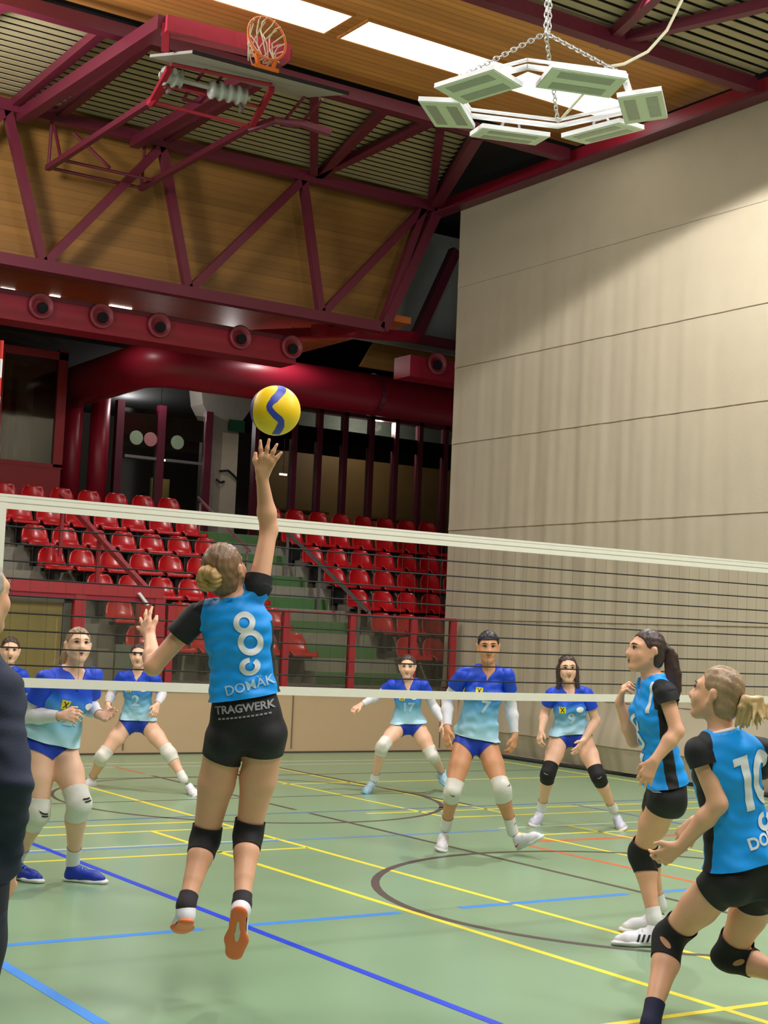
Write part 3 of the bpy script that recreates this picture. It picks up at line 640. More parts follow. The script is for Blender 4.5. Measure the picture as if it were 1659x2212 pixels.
for k in range(1, 10):
    def hc(bm):
        pts = []
        for j in range(25):
            x = 2.66 + (11.9 - 2.66) * j / 24; f = k / 10
            pts.append((x, NY, 2.172 * (1 - f) + (zb(x)) * f))
        tube(bm, pts, .0046, 5)
    one('net_cord', hc, M_CORD, t)
for k in range(92):
    x = 2.75 + .1 * k
    one('mesh_string', lambda bm: tube(bm, [(x, NY, zb(x)), (x, NY, 2.172)], .0009, 4), M_CORDV, t)
for x in (1.9, 12.35): one('support_line', lambda bm: (tube(bm, [(2.62 if x < 5 else 11.9, NY, 2.235), (x + (.05 if x < 5 else -.05), NY, 2.235)], .005, 5), tube(bm, [(2.62 if x < 5 else 11.9, NY, 1.25), (x + (.05 if x < 5 else -.05), NY, 1.25)], .004, 5)), M_CORD, t)
for x, lb in ((1.9, 'steel net post holding the near left end of the net'), (12.35, 'steel net post holding the far right end of the net')):
    p = thing('net_post', lb, 'post', (x, NY, 0))
    one('pole', lambda bm: tube(bm, [(x, NY, 0), (x, NY, 2.4)], .045, 14), M_STEEL, p, True)
    one('winch', lambda bm: box(bm, (x - .05, NY - .09, 1.1), (x + .05, NY - .04, 1.25)), M_STEEL, p)
t = thing('net_antenna', 'red and white striped antenna upright at the left end of the net', 'antenna', (2.60, NY - .02, 1.24))
M_ANR = mat('antenna_red', (206, 40, 32), .4); M_ANW = mat('antenna_white', (236, 232, 226), .4)
for k in range(18): one('stripe', lambda bm: tube(bm, [(2.60, NY - .02, 1.26 + k * .1), (2.60, NY - .02, 1.36 + k * .1)], .0125, 10), M_ANR if k % 2 else M_ANW, t)

# ================================================================== BALL
BC = Vector((3.06, 5.46, 2.515)); BR = .106
t = thing('volleyball', 'yellow and blue volleyball in the air above the raised hand', 'ball', BC)
vx = Vector((r2.x, r2.y, r2.z)); vy = -fwd; vz = u2
M_BY = mat('yellow_ball_leather', (250, 206, 10), .45, noise=.03, scale=60, bump=.1, bscale=300); M_BB = mat('blue_ball_leather', (52, 66, 176), .45, noise=.04, scale=60, bump=.1, bscale=300)
def ballp(bm):
    bmesh.ops.create_uvsphere(bm, u_segments=40, v_segments=24, radius=BR, matrix=Matrix.Translation(BC))
one('yellow_panel', ballp, M_BY, t, True)
def sph(u, v):
    """point on the ball, u and v are angles seen from the hall's near side"""
    return (vx * math.sin(u) * math.cos(v) + vz * math.sin(v) + vy * math.cos(u) * math.cos(v))
def strip(bm, pts, w0):
    d = [sph(*p) for p in pts]; f = []
    n = len(d)
    for i in range(n):
        tan = (d[min(i + 1, n - 1)] - d[max(i - 1, 0)]).normalized(); s = d[i].cross(tan).normalized()
        ww = w0[i] if isinstance(w0, list) else w0
        f.append([bm.verts.new(BC + (d[i] + s * ww * q).normalized() * (BR * 1.012)) for q in (-1, -.33, .33, 1)])
    for A, Bq in zip(f, f[1:]):
        for k in range(3): bm.faces.new((A[k], A[k + 1], Bq[k + 1], Bq[k]))
def smooth_path(P, n=24):
    out = []
    for i in range(n + 1):
        s = i / n * (len(P) - 1); k = min(int(s), len(P) - 2); f = s - k
        p0 = P[max(k - 1, 0)]; p1 = P[k]; p2 = P[k + 1]; p3 = P[min(k + 2, len(P) - 1)]
        out.append(tuple(.5 * ((2 * p1[j]) + (-p0[j] + p2[j]) * f + (2 * p0[j] - 5 * p1[j] + 4 * p2[j] - p3[j]) * f * f + (-p0[j] + 3 * p1[j] - 3 * p2[j] + p3[j]) * f ** 3) for j in range(2)))
    return out
one('blue_panel', lambda bm: strip(bm, smooth_path([(.9, 1.35), (.45, .85), (.02, .40), (-.18, .08), (.05, -.25), (.32, -.5), (.3, -.9), (.1, -1.3)]), [.17] * 5 + [.16] * 3 + [.12] * 6 + [.13] * 5 + [.16] * 6), M_BB, t, True)
one('blue_panel', lambda bm: strip(bm, smooth_path([(-1.5, .7), (-1.25, .25), (-1.35, -.25), (-1.7, -.7)]), .2), M_BB, t, True)
one('blue_panel', lambda bm: strip(bm, smooth_path([(2.2, .9), (2.6, .3), (2.4, -.3), (2.9, -.9)]), .22), M_BB, t, True)

# joint positions of every figure, metres
POSE = {
  'p8': {'head': [3.052, 5.826, 1.844], 'neck': [3.097, 5.807, 1.731], 'shR': [3.175, 5.749, 1.788], 'elR': [3.236, 5.781, 2.034], 'wrR': [3.167, 5.744, 2.26], 'tipR': [3.173, 5.677, 2.407], 'shL': [2.961, 5.906, 1.646], 'elL': [2.823, 6.022, 1.407], 'wrL': [2.899, 6.236, 1.535], 'tipL': [2.902, 6.345, 1.63], 'pel': [3.184, 5.804, 1.181], 'hipR': [3.262, 5.757, 1.135], 'hipL': [3.112, 5.86, 1.107], 'knR': [3.253, 5.867, 0.688], 'anR': [3.122, 5.656, 0.42], 'heR': [3.076, 5.595, 0.371], 'toR': [3.148, 5.742, 0.105], 'knL': [3.097, 5.975, 0.656], 'anL': [2.935, 5.806, 0.407], 'heL': [2.92, 5.775, 0.326], 'toL': [2.992, 5.976, 0.249], 'hf': [0.744, 0.503, 0.441], 'pnR': [0.621, 0.762, 0.185], 'pnL': [0.756, 0.628, 0.186]},
  'p10': {'head': [4.696, 4.463, 1.398], 'neck': [4.697, 4.441, 1.25], 'shR': [4.914, 4.39, 1.166], 'elR': [5.039, 4.634, 0.905], 'wrR': [4.949, 4.823, 0.813], 'tipR': [4.927, 4.868, 0.757], 'shL': [4.592, 4.458, 1.172], 'elL': [4.639, 4.389, 0.95], 'wrL': [4.583, 4.542, 0.759], 'tipL': [4.541, 4.625, 0.692], 'pel': [4.844, 4.426, 0.664], 'hipR': [4.94, 4.403, 0.615], 'hipL': [4.749, 4.445, 0.628], 'knL': [4.735, 4.748, 0.332], 'anL': [4.495, 4.601, 0.028], 'heL': [4.315, 4.375, 0.0], 'toL': [4.196, 4.445, 0.0], 'knR': [4.972, 4.622, 0.261], 'anR': [5.088, 4.309, 0.208], 'heR': [5.138, 4.253, 0.187], 'toR': [4.982, 4.122, 0.138], 'hf': [-0.352, 0.914, 0.204], 'pnL': [0.757, 0.174, 0.63], 'pnR': [0.699, 0.398, -0.595]},
  'pT': {'head': [5.612, 5.85, 1.563], 'neck': [5.645, 5.841, 1.436], 'shL': [5.613, 5.701, 1.36], 'elL': [5.637, 5.633, 1.153], 'wrL': [5.524, 5.675, 0.999], 'tipL': [5.489, 5.736, 0.863], 'shR': [5.754, 5.971, 1.337], 'elR': [5.764, 6.088, 1.067], 'wrR': [5.668, 6.107, 1.273], 'tipR': [5.656, 6.055, 1.386], 'pel': [5.77, 5.844, 0.811], 'hipL': [5.701, 5.773, 0.782], 'hipR': [5.801, 5.913, 0.764], 'knL': [5.746, 5.99, 0.466], 'anL': [5.75, 5.876, 0.142], 'heL': [5.775, 5.837, 0.0], 'toL': [5.581, 5.953, 0.0], 'knR': [5.962, 6.186, 0.446], 'anR': [6.055, 6.154, 0.148], 'heR': [6.103, 6.15, 0.0], 'toR': [5.901, 6.23, 0.0], 'hf': [-0.937, 0.34, 0.085], 'pnL': [0.912, 0.362, 0.193], 'pnR': [0.751, -0.598, -0.282]},
  'p27': {'head': [3.517, 8.581, 1.448], 'neck': [3.515, 8.62, 1.309], 'shR': [3.346, 8.607, 1.242], 'elR': [3.28, 8.71, 1.013], 'wrR': [3.389, 8.467, 1.028], 'tipR': [3.454, 8.301, 1.05], 'shL': [3.638, 8.627, 1.264], 'elL': [3.676, 8.754, 1.072], 'wrL': [3.661, 8.527, 1.031], 'tipL': [3.705, 8.355, 1.012], 'pel': [3.429, 8.736, 0.844], 'hipR': [3.356, 8.715, 0.815], 'hipL': [3.504, 8.725, 0.814], 'knR': [3.351, 8.648, 0.436], 'anR': [3.348, 8.947, 0.115], 'heR': [3.33, 8.973, 0.0], 'toR': [3.394, 8.826, -0.0], 'knL': [3.547, 8.497, 0.511], 'anL': [3.635, 8.755, 0.118], 'heL': [3.587, 8.812, 0.0], 'toL': [3.773, 8.64, -0.0], 'hf': [-0.141, -0.978, 0.151], 'pnR': [0.596, 0.665, -0.451], 'pnL': [-0.596, -0.287, 0.75]},
  'p2': {'head': [6.134, 13.424, 1.291], 'neck': [6.15, 13.452, 1.147], 'shR': [6.023, 13.519, 1.087], 'elR': [5.981, 13.686, 0.898], 'wrR': [5.873, 13.501, 0.809], 'tipR': [5.833, 13.441, 0.71], 'shL': [6.271, 13.353, 1.086], 'elL': [6.396, 13.408, 0.919], 'wrL': [6.27, 13.235, 0.829], 'tipL': [6.217, 13.183, 0.734], 'pel': [6.191, 13.509, 0.658], 'hipR': [6.103, 13.536, 0.62], 'hipL': [6.26, 13.43, 0.628], 'knR': [5.856, 13.526, 0.31], 'anR': [5.898, 13.849, 0.055], 'heR': [5.92, 13.842, -0.026], 'toR': [5.805, 13.775, -0.034], 'knL': [6.369, 13.118, 0.368], 'anL': [6.454, 12.964, 0.144], 'heL': [6.746, 13.521, 0.0], 'toL': [6.498, 12.76, 0.0], 'hf': [-0.515, -0.857, 0.019], 'pnR': [0.955, 0.281, 0.09], 'pnL': [-0.107, 0.994, 0.037]},
  'p17': {'head': [8.659, 12.468, 1.281], 'neck': [8.702, 12.513, 1.153], 'shR': [8.564, 12.574, 1.096], 'elR': [8.489, 12.733, 0.969], 'wrR': [8.304, 12.744, 0.878], 'tipR': [8.203, 12.757, 0.825], 'shL': [8.818, 12.404, 1.109], 'elL': [8.969, 12.421, 0.894], 'wrL': [8.979, 12.249, 0.738], 'tipL': [8.994, 12.195, 0.579], 'pel': [8.767, 12.574, 0.704], 'hipR': [8.682, 12.598, 0.665], 'hipL': [8.831, 12.499, 0.673], 'knR': [8.401, 12.479, 0.48], 'anR': [8.463, 12.689, 0.136], 'heR': [8.826, 13.201, 0.0], 'toR': [8.336, 12.647, 0.0], 'knL': [8.913, 12.327, 0.397], 'anL': [9.29, 12.663, 0.191], 'heL': [9.28, 12.678, 0.113], 'toL': [9.231, 12.51, 0.065], 'hf': [-0.594, -0.802, -0.065], 'pnR': [0.452, 0.198, -0.87], 'pnL': [-0.107, 0.994, 0.037]},
  'p7': {'head': [6.886, 8.862, 1.535], 'neck': [6.916, 8.892, 1.393], 'shR': [6.744, 8.977, 1.323], 'elR': [6.71, 9.117, 1.114], 'wrR': [6.631, 8.996, 0.922], 'tipR': [6.607, 8.954, 0.776], 'shL': [7.018, 8.794, 1.337], 'elL': [7.127, 8.867, 1.089], 'wrL': [7.104, 8.782, 0.883], 'tipL': [7.072, 8.768, 0.747], 'pel': [6.892, 8.988, 0.837], 'hipR': [6.814, 9.02, 0.789], 'hipL': [6.956, 8.925, 0.796], 'knR': [6.643, 8.913, 0.464], 'anR': [6.803, 9.199, 0.162], 'heR': [7.177, 9.731, 0.0], 'toR': [6.772, 9.206, 0.0], 'knL': [6.929, 8.695, 0.498], 'anL': [7.115, 8.785, 0.174], 'heL': [7.171, 8.838, 0.0], 'toL': [7.198, 8.653, 0.096], 'hf': [-0.57, -0.819, -0.064], 'pnR': [0.996, -0.032, 0.079], 'pnL': [-0.411, 0.912, 0.008]},
  'p9': {'head': [8.552, 9.879, 1.368], 'neck': [8.597, 9.912, 1.223], 'shR': [8.476, 9.976, 1.15], 'elR': [8.498, 10.099, 0.97], 'wrR': [8.395, 10.013, 0.828], 'tipR': [8.342, 9.987, 0.723], 'shL': [8.716, 9.815, 1.162], 'elL': [8.832, 9.809, 0.927], 'wrL': [8.635, 9.74, 0.758], 'tipL': [8.525, 9.729, 0.641], 'pel': [8.688, 9.966, 0.803], 'hipR': [8.59, 9.999, 0.761], 'hipL': [8.755, 9.889, 0.769], 'knR': [8.38, 9.89, 0.471], 'anR': [8.529, 10.138, 0.14], 'heR': [8.739, 10.337, 0.0], 'toR': [8.328, 10.038, 0.0], 'knL': [8.724, 9.638, 0.463], 'anL': [9.05, 9.789, 0.158], 'heL': [9.33, 10.081, 0.0], 'toL': [9.042, 9.656, 0.0], 'hf': [-0.539, -0.842, -0.022], 'pnR': [0.982, -0.037, 0.184], 'pnL': [-0.212, 0.909, 0.359]},
  'pP': {'head': [4.632, 12.854, 1.315], 'neck': [4.631, 12.894, 1.17], 'shR': [4.528, 12.947, 1.083], 'elR': [4.527, 13.093, 0.83], 'wrR': [4.523, 12.809, 0.685], 'tipR': [4.553, 12.673, 0.635], 'shL': [4.731, 12.809, 1.106], 'elL': [4.843, 12.881, 0.846], 'wrL': [4.705, 12.687, 0.695], 'tipL': [4.611, 12.635, 0.626], 'pel': [4.669, 12.964, 0.572], 'hipR': [4.585, 12.962, 0.544], 'hipL': [4.729, 12.866, 0.551], 'knR': [4.532, 12.855, 0.158], 'anR': [4.618, 13.07, -0.152], 'heR': [4.021, 11.369, 0.0], 'toR': [3.935, 11.014, 0.0], 'knL': [4.717, 12.731, 0.167], 'anL': [4.809, 12.942, -0.142], 'heL': [4.21, 11.317, 0.0], 'toL': [4.131, 10.959, 0.0], 'hf': [-0.28, -0.96, -0.016], 'pnR': [0.955, 0.281, 0.09], 'pnL': [-0.107, 0.994, 0.037]},
  'man': {'head': [1.449, 4.332, 1.657], 'neck': [1.43, 4.361, 1.49], 'shR': [1.527, 4.333, 1.375], 'elR': [1.547, 4.224, 1.116], 'wrR': [1.602, 4.384, 0.837], 'tipR': [1.661, 4.455, 0.705], 'shL': [1.288, 4.49, 1.393], 'elL': [1.257, 4.454, 1.111], 'wrL': [1.333, 4.612, 0.83], 'tipL': [1.366, 4.675, 0.708], 'pel': [1.435, 4.422, 0.84], 'hipR': [1.485, 4.392, 0.815], 'hipL': [1.375, 4.466, 0.81], 'knR': [1.518, 4.435, 0.407], 'anR': [1.534, 4.411, 0.052], 'heR': [1.517, 4.373, -0.0], 'toR': [1.656, 4.691, 0.0], 'knL': [1.408, 4.508, 0.402], 'anL': [1.42, 4.512, 0.038], 'heL': [1.389, 4.417, 0.0], 'toL': [1.473, 4.781, 0.0], 'hf': [0.887, 0.439, 0.142], 'pnR': [-0.495, 0.869, -0.001], 'pnL': [0.989, -0.127, 0.074]},
}

# ================================================================== PEOPLE
EDG = [(0, 1), (2, 3), (4, 5), (6, 7), (0, 2), (1, 3), (4, 6), (5, 7), (0, 4), (1, 5), (2, 6), (3, 7)]
def surface_net(G, o, h):
    nx, ny, nz = G.shape
    ins = G < 0
    cnt = np.zeros((nx - 1, ny - 1, nz - 1), np.int8)
    for i in (0, 1):
        for j in (0, 1):
            for k in (0, 1): cnt += ins[i:nx - 1 + i, j:ny - 1 + j, k:nz - 1 + k]
    act = (cnt > 0) & (cnt < 8)
    I = np.argwhere(act)
    if len(I) == 0: return np.zeros((0, 3)), np.zeros((0, 4), int)
    off = np.array([(i, j, k) for i in (0, 1) for j in (0, 1) for k in (0, 1)])   # index = 4i+2j+k
    V = np.stack([G[I[:, 0] + a, I[:, 1] + b, I[:, 2] + c] for a, b, c in off], 1)
    P = np.zeros((len(I), 3)); N = np.zeros(len(I))
    for a, b in EDG:
        va, vb = V[:, a], V[:, b]; s = (va < 0) != (vb < 0)
        tt = np.where(s, va / np.where(s, va - vb, 1), 0)
        P += np.where(s[:, None], off[a] + (off[b] - off[a]) * tt[:, None], 0); N += s
    P = (P / N[:, None] + I) * h + o
    vid = -np.ones(act.shape, np.int64); vid[act] = np.arange(len(I))
    F = []
    for ax in range(3):
        sl0 = [slice(None)] * 3; sl1 = [slice(None)] * 3
        sl0[ax] = slice(0, -1); sl1[ax] = slice(1, None)
        ch = ins[tuple(sl0)] != ins[tuple(sl1)]
        b, c = [q for q in range(3) if q != ax]
        E = np.argwhere(ch)
        E = E[(E[:, b] > 0) & (E[:, c] > 0) & (E[:, b] < G.shape[b] - 1) & (E[:, c] < G.shape[c] - 1)]
        def g(db, dc):
            q = E.copy(); q[:, b] += db; q[:, c] += dc
            return vid[q[:, 0], q[:, 1], q[:, 2]]
        f = np.stack([g(-1, -1), g(0, -1), g(0, 0), g(-1, 0)], 1)
        flip = ins[E[:, 0], E[:, 1], E[:, 2]]
        if ax == 1: flip = ~flip
        f[~flip] = f[~flip][:, ::-1]
        F.append(f)
    F = np.concatenate(F)
    return P, F[(F >= 0).all(1)]
def npv(a): return np.array(a, float)
def nrm(a): a = npv(a); return a / (np.linalg.norm(a) + 1e-12)
class Field:
    def __init__(s, k=.010): s.k = k; s.pr = []; s.cut = []
    kk = 0
    def add(s, fn, lo, hi): s.pr.append((fn, npv(lo), npv(hi), s.kk or s.k))
    def cone(s, a, b, ra, rb, inf=0, lat=None, q=1.0):
        a, b = npv(a), npv(b); ra += inf; rb += inf; ab = b - a; L2 = ab @ ab + 1e-12; R = max(ra, rb)
        def fn(p):
            t = np.clip(((p - a) @ ab) / L2, 0, 1); v = p - a - t[:, None] * ab
            if lat is not None: v = v + np.outer(v @ lat, lat) * (1 / q - 1)
            return np.linalg.norm(v, axis=1) - (ra + (rb - ra) * t)
        s.add(fn, np.minimum(a, b) - R, np.maximum(a, b) + R)
    def ell(s, c, ax, r, inf=0, sub=False):
        c = npv(c); A = npv(ax); r = npv(r) + inf; R = r.max()
        def fn(p):
            l = ((p - c) @ A.T) / r; n = np.linalg.norm(l, axis=1)
            return (n - 1) * r.min() if not sub else (n - 1) * r.min()
        s.add(fn, c - R, c + R)
    def loft(s, P, N, lat0, lat1, tab, inf=0, inf0=None):
        P, N = npv(P), npv(N); d = N - P; L = np.linalg.norm(d); u = d / L
        ts = np.array([q[0] for q in tab]); ws = np.array([q[1] for q in tab]); ds = np.array([q[2] for q in tab]); sh = np.array([q[3] for q in tab])
        fine = np.linspace(0, 1, 60)
        def sm(y):
            z = np.interp(fine, ts, y); 
            for _ in range(3): z = np.convolve(np.pad(z, 2, mode='edge'), np.ones(5) / 5, 'valid')
            return z
        ws, ds, sh = sm(ws), sm(ds), sm(sh)
        i1 = inf if inf0 is None else inf0
        def fn(p):
            v = p - P; z = v @ u; t = np.clip(z / L, 0, 1)
            la = lat0[None] * (1 - t[:, None]) + lat1[None] * t[:, None]; la -= np.outer(la @ u, u); la /= np.linalg.norm(la, axis=1)[:, None]
            fr = np.cross(u[None], la)
            inn = i1 + (inf - i1) * t
            w_ = np.interp(t, fine, ws) + inn; d_ = np.interp(t, fine, ds) + inn
            x = (v * la).sum(1); y = (v * fr).sum(1) - np.interp(t, fine, sh)
            e = np.sqrt((x / w_) ** 2 + (y / d_) ** 2) + 1e-9
            rad = np.sqrt(x * x + y * y)
            dx = rad * (1 - 1 / e)
            da = np.abs(z - t * L)
            return np.where(da > 1e-6, np.sqrt(np.maximum(dx, 0) ** 2 + da ** 2), dx)
        R = .24
        s.add(fn, np.minimum(P, N) - R, np.maximum(P, N) + R)
    def mesh(s, h, warp=None, lo=None, hi=None):
        pad = .05 + h
        lo = min_([q[1] for q in s.pr]) - pad if lo is None else npv(lo); hi = max_([q[2] for q in s.pr]) + pad if hi is None else npv(hi)
        n = np.ceil((hi - lo) / h).astype(int) + 1
        S = np.zeros(n, np.float32); k = s.k
        axs = [lo[i] + h * np.arange(n[i]) for i in range(3)]
        for fn, a, b, ki in s.pr:
            i0 = np.maximum(((a - pad - lo) / h).astype(int), 0); i1 = np.minimum(((b + pad - lo) / h).astype(int) + 2, n)
            if (i1 <= i0).any(): continue
            g = np.stack(np.meshgrid(*[axs[i][i0[i]:i1[i]] for i in range(3)], indexing='ij'), -1)
            d = fn(g.reshape(-1, 3)).reshape(g.shape[:3])
            S[i0[0]:i1[0], i0[1]:i1[1], i0[2]:i1[2]] += np.exp(-np.clip(d, -.012 * (ki / .003), .2) / ki).astype(np.float32)
        G = -k * np.log(S + 1e-9)
        for fn, a, b, ki in s.cut:      # smooth carving
            i0 = np.maximum(((a - pad - lo) / h).astype(int), 0); i1 = np.minimum(((b + pad - lo) / h).astype(int) + 2, n)
            if (i1 <= i0).any(): continue
            g = np.stack(np.meshgrid(*[axs[i][i0[i]:i1[i]] for i in range(3)], indexing='ij'), -1)
            d = fn(g.reshape(-1, 3)).reshape(g.shape[:3])
            sub = G[i0[0]:i1[0], i0[1]:i1[1], i0[2]:i1[2]]
            np.maximum(sub, -d, out=sub)
        if warp is not None:
            near = np.argwhere(np.abs(G) < .03)
            p = near * h + lo
            G[near[:, 0], near[:, 1], near[:, 2]] += warp(p).astype(np.float32)
        return surface_net(G, lo, h)
def min_(l): return np.min(np.stack(l), 0)
def max_(l): return np.max(np.stack(l), 0)
def to_bm(P, F):
    me = bpy.data.meshes.new('t'); me.from_pydata(P.tolist(), [], F.tolist())
    bm = B(); bm.from_mesh(me); bpy.data.meshes.remove(me); return bm
def cutp(bm, co, no, clear=True):
    """cut along a plane; the side the normal points to is removed"""
    bmesh.ops.bisect_plane(bm, geom=bm.verts[:] + bm.edges[:] + bm.faces[:], dist=1e-6, plane_co=Vector(co), plane_no=Vector(no), clear_outer=clear)
def split(bm, co, no): cutp(bm, co, no, False)
def pmesh(name, bm, m, parent, shell=.0):
    if shell: thicken(bm, shell)
    me = bpy.data.meshes.new(name); bm.to_mesh(me); bm.free()
    return finish(name, me, m, parent, True)

M_SKIN = mat('skin', (232, 174, 138), .5, noise=.03, scale=18, bump=.05, bscale=150)
M_SKIN2 = mat('skin_tanned', (218, 154, 112), .5, noise=.03, scale=18, bump=.05, bscale=150)
M_SKIN3 = mat('skin_fair', (238, 188, 158), .5, noise=.03, scale=18, bump=.05, bscale=150)
M_LIP = mat('lip', (176, 92, 84), .45); M_EYEW = mat('eye_white', (206, 196, 188), .3); M_IRIS = mat('iris', (48, 36, 30), .3)
M_CYAN = mat('cyan_jersey', (0, 158, 252), .55, noise=.03, scale=6, bump=.12, bscale=260)
M_BLK = mat('black_jersey', (24, 24, 27), .7, noise=.05, bump=.12, bscale=260)
M_BLKS = mat('black_shorts', (13, 13, 15), .62, noise=.05, bump=.12, bscale=300)
M_PADB = mat('black_knee_pad', (14, 14, 16), .75, noise=.06, bump=.2, bscale=200)
M_PADW = mat('white_knee_pad', (226, 222, 212), .7, noise=.04, bump=.2, bscale=120)
M_SOCKW = mat('white_sock', (234, 232, 228), .8, noise=.03); M_SOCKK = mat('dark_sock', (50, 42, 48), .8); M_SOCKN = mat('navy_sock', (30, 32, 62), .8)
M_SLV = mat('white_arm_sleeve', (224, 222, 228), .65, noise=.03)
M_ROYAL = mat('royal_shorts', (12, 56, 178), .55, noise=.04)
M_SHW = mat('white_shoe', (232, 230, 236), .5, noise=.03); M_SOLEW = mat('white_sole', (226, 224, 222), .5); M_SOLEO = mat('orange_sole', (246, 122, 68), .5, noise=.04)
M_SHB = mat('blue_shoe', (18, 52, 170), .5, noise=.05); M_SOLEC = mat('cyan_sole', (120, 190, 222), .5); M_SHL = mat('pale_blue_shoe', (170, 204, 226), .5); M_SHG = mat('grey_white_shoe', (206, 208, 226), .5)
M_PINKS = mat('pink_trim', (216, 60, 128), .5); M_PRT = mat('white_print', (232, 234, 236), .6, noise=.02); M_PRTG = mat('pale_print', (172, 206, 224), .6); M_PRTS = mat('silver_print', (150, 150, 152), .5)
M_YEL = mat('yellow_badge', (222, 206, 40), .5); M_INK = mat('black_ink', (20, 20, 20), .6); M_HOLE = mat('pad_hole_skin', (198, 140, 100), .55)
M_SUIT = mat('navy_suit_cloth', (40, 46, 66), .85, noise=.06, bump=.15, bscale=240); M_TROU = mat('dark_trousers', (34, 36, 46), .85)
def hairmat(name, rgb): return mat(name, rgb, .45, noise=.22, scale=22, bump=.5, bscale=40, stretch=(1, 1, .3))
H_BR = hairmat('light_brown_hair', (128, 96, 66)); H_BL = hairmat('blond_hair', (206, 172, 120)); H_DK = hairmat('dark_brown_hair', (66, 48, 42)); H_BK = hairmat('black_hair', (30, 24, 28)); H_AB = hairmat('ash_blond_hair', (158, 130, 98)); H_GR = hairmat('grey_hair', (168, 160, 150)); H_GO = hairmat('golden_hair', (184, 146, 88))
def gradmat():
    m = mat('royal_to_pale_blue_jersey', (30, 100, 220), .55, noise=.0, bump=.1, bscale=260)
    nt = m.node_tree; b = nt.nodes['Principled BSDF']
    at = nt.nodes.new('ShaderNodeAttribute'); at.attribute_name = 'dye'
    cr_ = nt.nodes.new('ShaderNodeValToRGB'); e = cr_.color_ramp.elements
    e[0].position = 0; e[0].color = (*lin((186, 226, 240)), 1); e[1].position = 1; e[1].color = (*lin((8, 66, 206)), 1)
    for p, c in ((.30, (132, 192, 224)), (.52, (70, 150, 214)), (.66, (22, 96, 222)), (.72, (10, 72, 212))):
        q = e.new(p); q.color = (*lin(c), 1)
    nt.links.new(at.outputs['Fac'], cr_.inputs[0]); nt.links.new(cr_.outputs[0], b.inputs['Base Color'])
    return m
M_GRAD = gradmat()

TORSO = [(0, .10, .085, -.01), (.10, .150, .105, -.012), (.20, .158, .108, -.012), (.36, .132, .092, 0), (.50, .118, .084, .004), (.66, .132, .096, .006), (.80, .142, .100, .0), (.89, .135, .088, -.004), (.96, .085, .066, -.008), (1.0, .052, .05, -.01)]
def text_mesh(s, size, bold):
    c = bpy.data.curves.new('txt', 'FONT'); c.body = s; c.size = size; c.align_x = 'CENTER'; c.align_y = 'CENTER'; c.offset = bold; c.resolution_u = 4
    o = bpy.data.objects.new('txt', c); COL.objects.link(o)
    bpy.context.view_layer.update()
    me = bpy.data.meshes.new_from_object(o.evaluated_get(bpy.context.evaluated_depsgraph_get()))
    bpy.data.objects.remove(o); bpy.data.curves.remove(c)
    bm = B(); bm.from_mesh(me); bpy.data.meshes.remove(me); return bm
def shape_mesh(loops):
    bm = B()
    for l in loops: bm.faces.new([bm.verts.new((x, y, 0)) for x, y in l])
    return bm
def ring_shape(cx, cy, ro, ri, a0=0, a1=360, sx=1.0, sy=1.0):
    n = 28; L = []
    for k in range(n):
        a, b_ = [math.radians(a0 + (a1 - a0) * q / n) for q in (k, k + 1)]
        L.append([(cx + sx * ri * math.cos(a), cy + sy * ri * math.sin(a)), (cx + sx * ro * math.cos(a), cy + sy * ro * math.sin(a)), (cx + sx * ro * math.cos(b_), cy + sy * ro * math.sin(b_)), (cx + sx * ri * math.cos(b_), cy + sy * ri * math.sin(b_))])
    return L
def rect(x0, y0, x1, y1): return [(x0, y0), (x1, y0), (x1, y1), (x0, y1)]
def press(name, bm, target, origin, rx, ry, outward, m, parent, rot=0.0, lift=.0042, fine=.0075):
    """lay a flat print onto the cloth: finely divided, then pushed onto the surface along the outward direction"""
    bmesh.ops.triangulate(bm, faces=bm.faces[:])
    for _ in range(5):
        lg = [e for e in bm.edges if e.calc_length() > fine * 1.6]
        if not lg: break
        bmesh.ops.subdivide_edges(bm, edges=lg, cuts=1); bmesh.ops.triangulate(bm, faces=bm.faces[:])
    off = woff(target)
    bvh = BVHTree.FromPolygons([v.co + off for v in target.data.vertices], [p.vertices[:] for p in target.data.polygons])
    rx = Vector(rx); ry = Vector(ry); o = Vector(origin); ow = Vector(outward).normalized()
    c, s = math.cos(rot), math.sin(rot); dead = []
    for v in bm.verts:
        x, y = v.co.x * c - v.co.y * s, v.co.x * s + v.co.y * c
        q = o + rx * x + ry * y + ow * .35
        hit, n, i, dd = bvh.ray_cast(q, -ow, .6)
        if hit is None: dead.append(v)
        else: v.co = hit + (n if n.dot(ow) > 0 else -n) * lift
    bmesh.ops.delete(bm, geom=dead, context='VERTS')
    me = bpy.data.meshes.new(name); bm.to_mesh(me); bm.free()
    return finish(name, me, m, parent)
def foot_dir(p, s): return nrm(npv(p['to' + s]) - npv(p['he' + s]))
def fold(amp, seed, u, f):
    """cloth folds: a gentle warp of the surface"""
    rr = np.random.RandomState(seed); K = rr.normal(size=(7, 3)); K = K - np.outer(K @ f, f) * .6
    K = K / np.linalg.norm(K, axis=1)[:, None] * rr.uniform(16, 52, 7)[:, None]; K = K * (1 + 1.2 * np.abs(K @ u)[:, None] / np.linalg.norm(K, axis=1)[:, None]); ph = rr.uniform(0, 6.3, 7)
    w_ = rr.uniform(.4, 1, 7)
    def fn(p):
        a = np.zeros(len(p))
        for k, h_, w2 in zip(K, ph, w_): a += w2 * np.sin(p @ k + h_ + .8 * np.sin(p @ k[[1, 2, 0]] * .6))
        return -amp * a / 2.6
    return fn

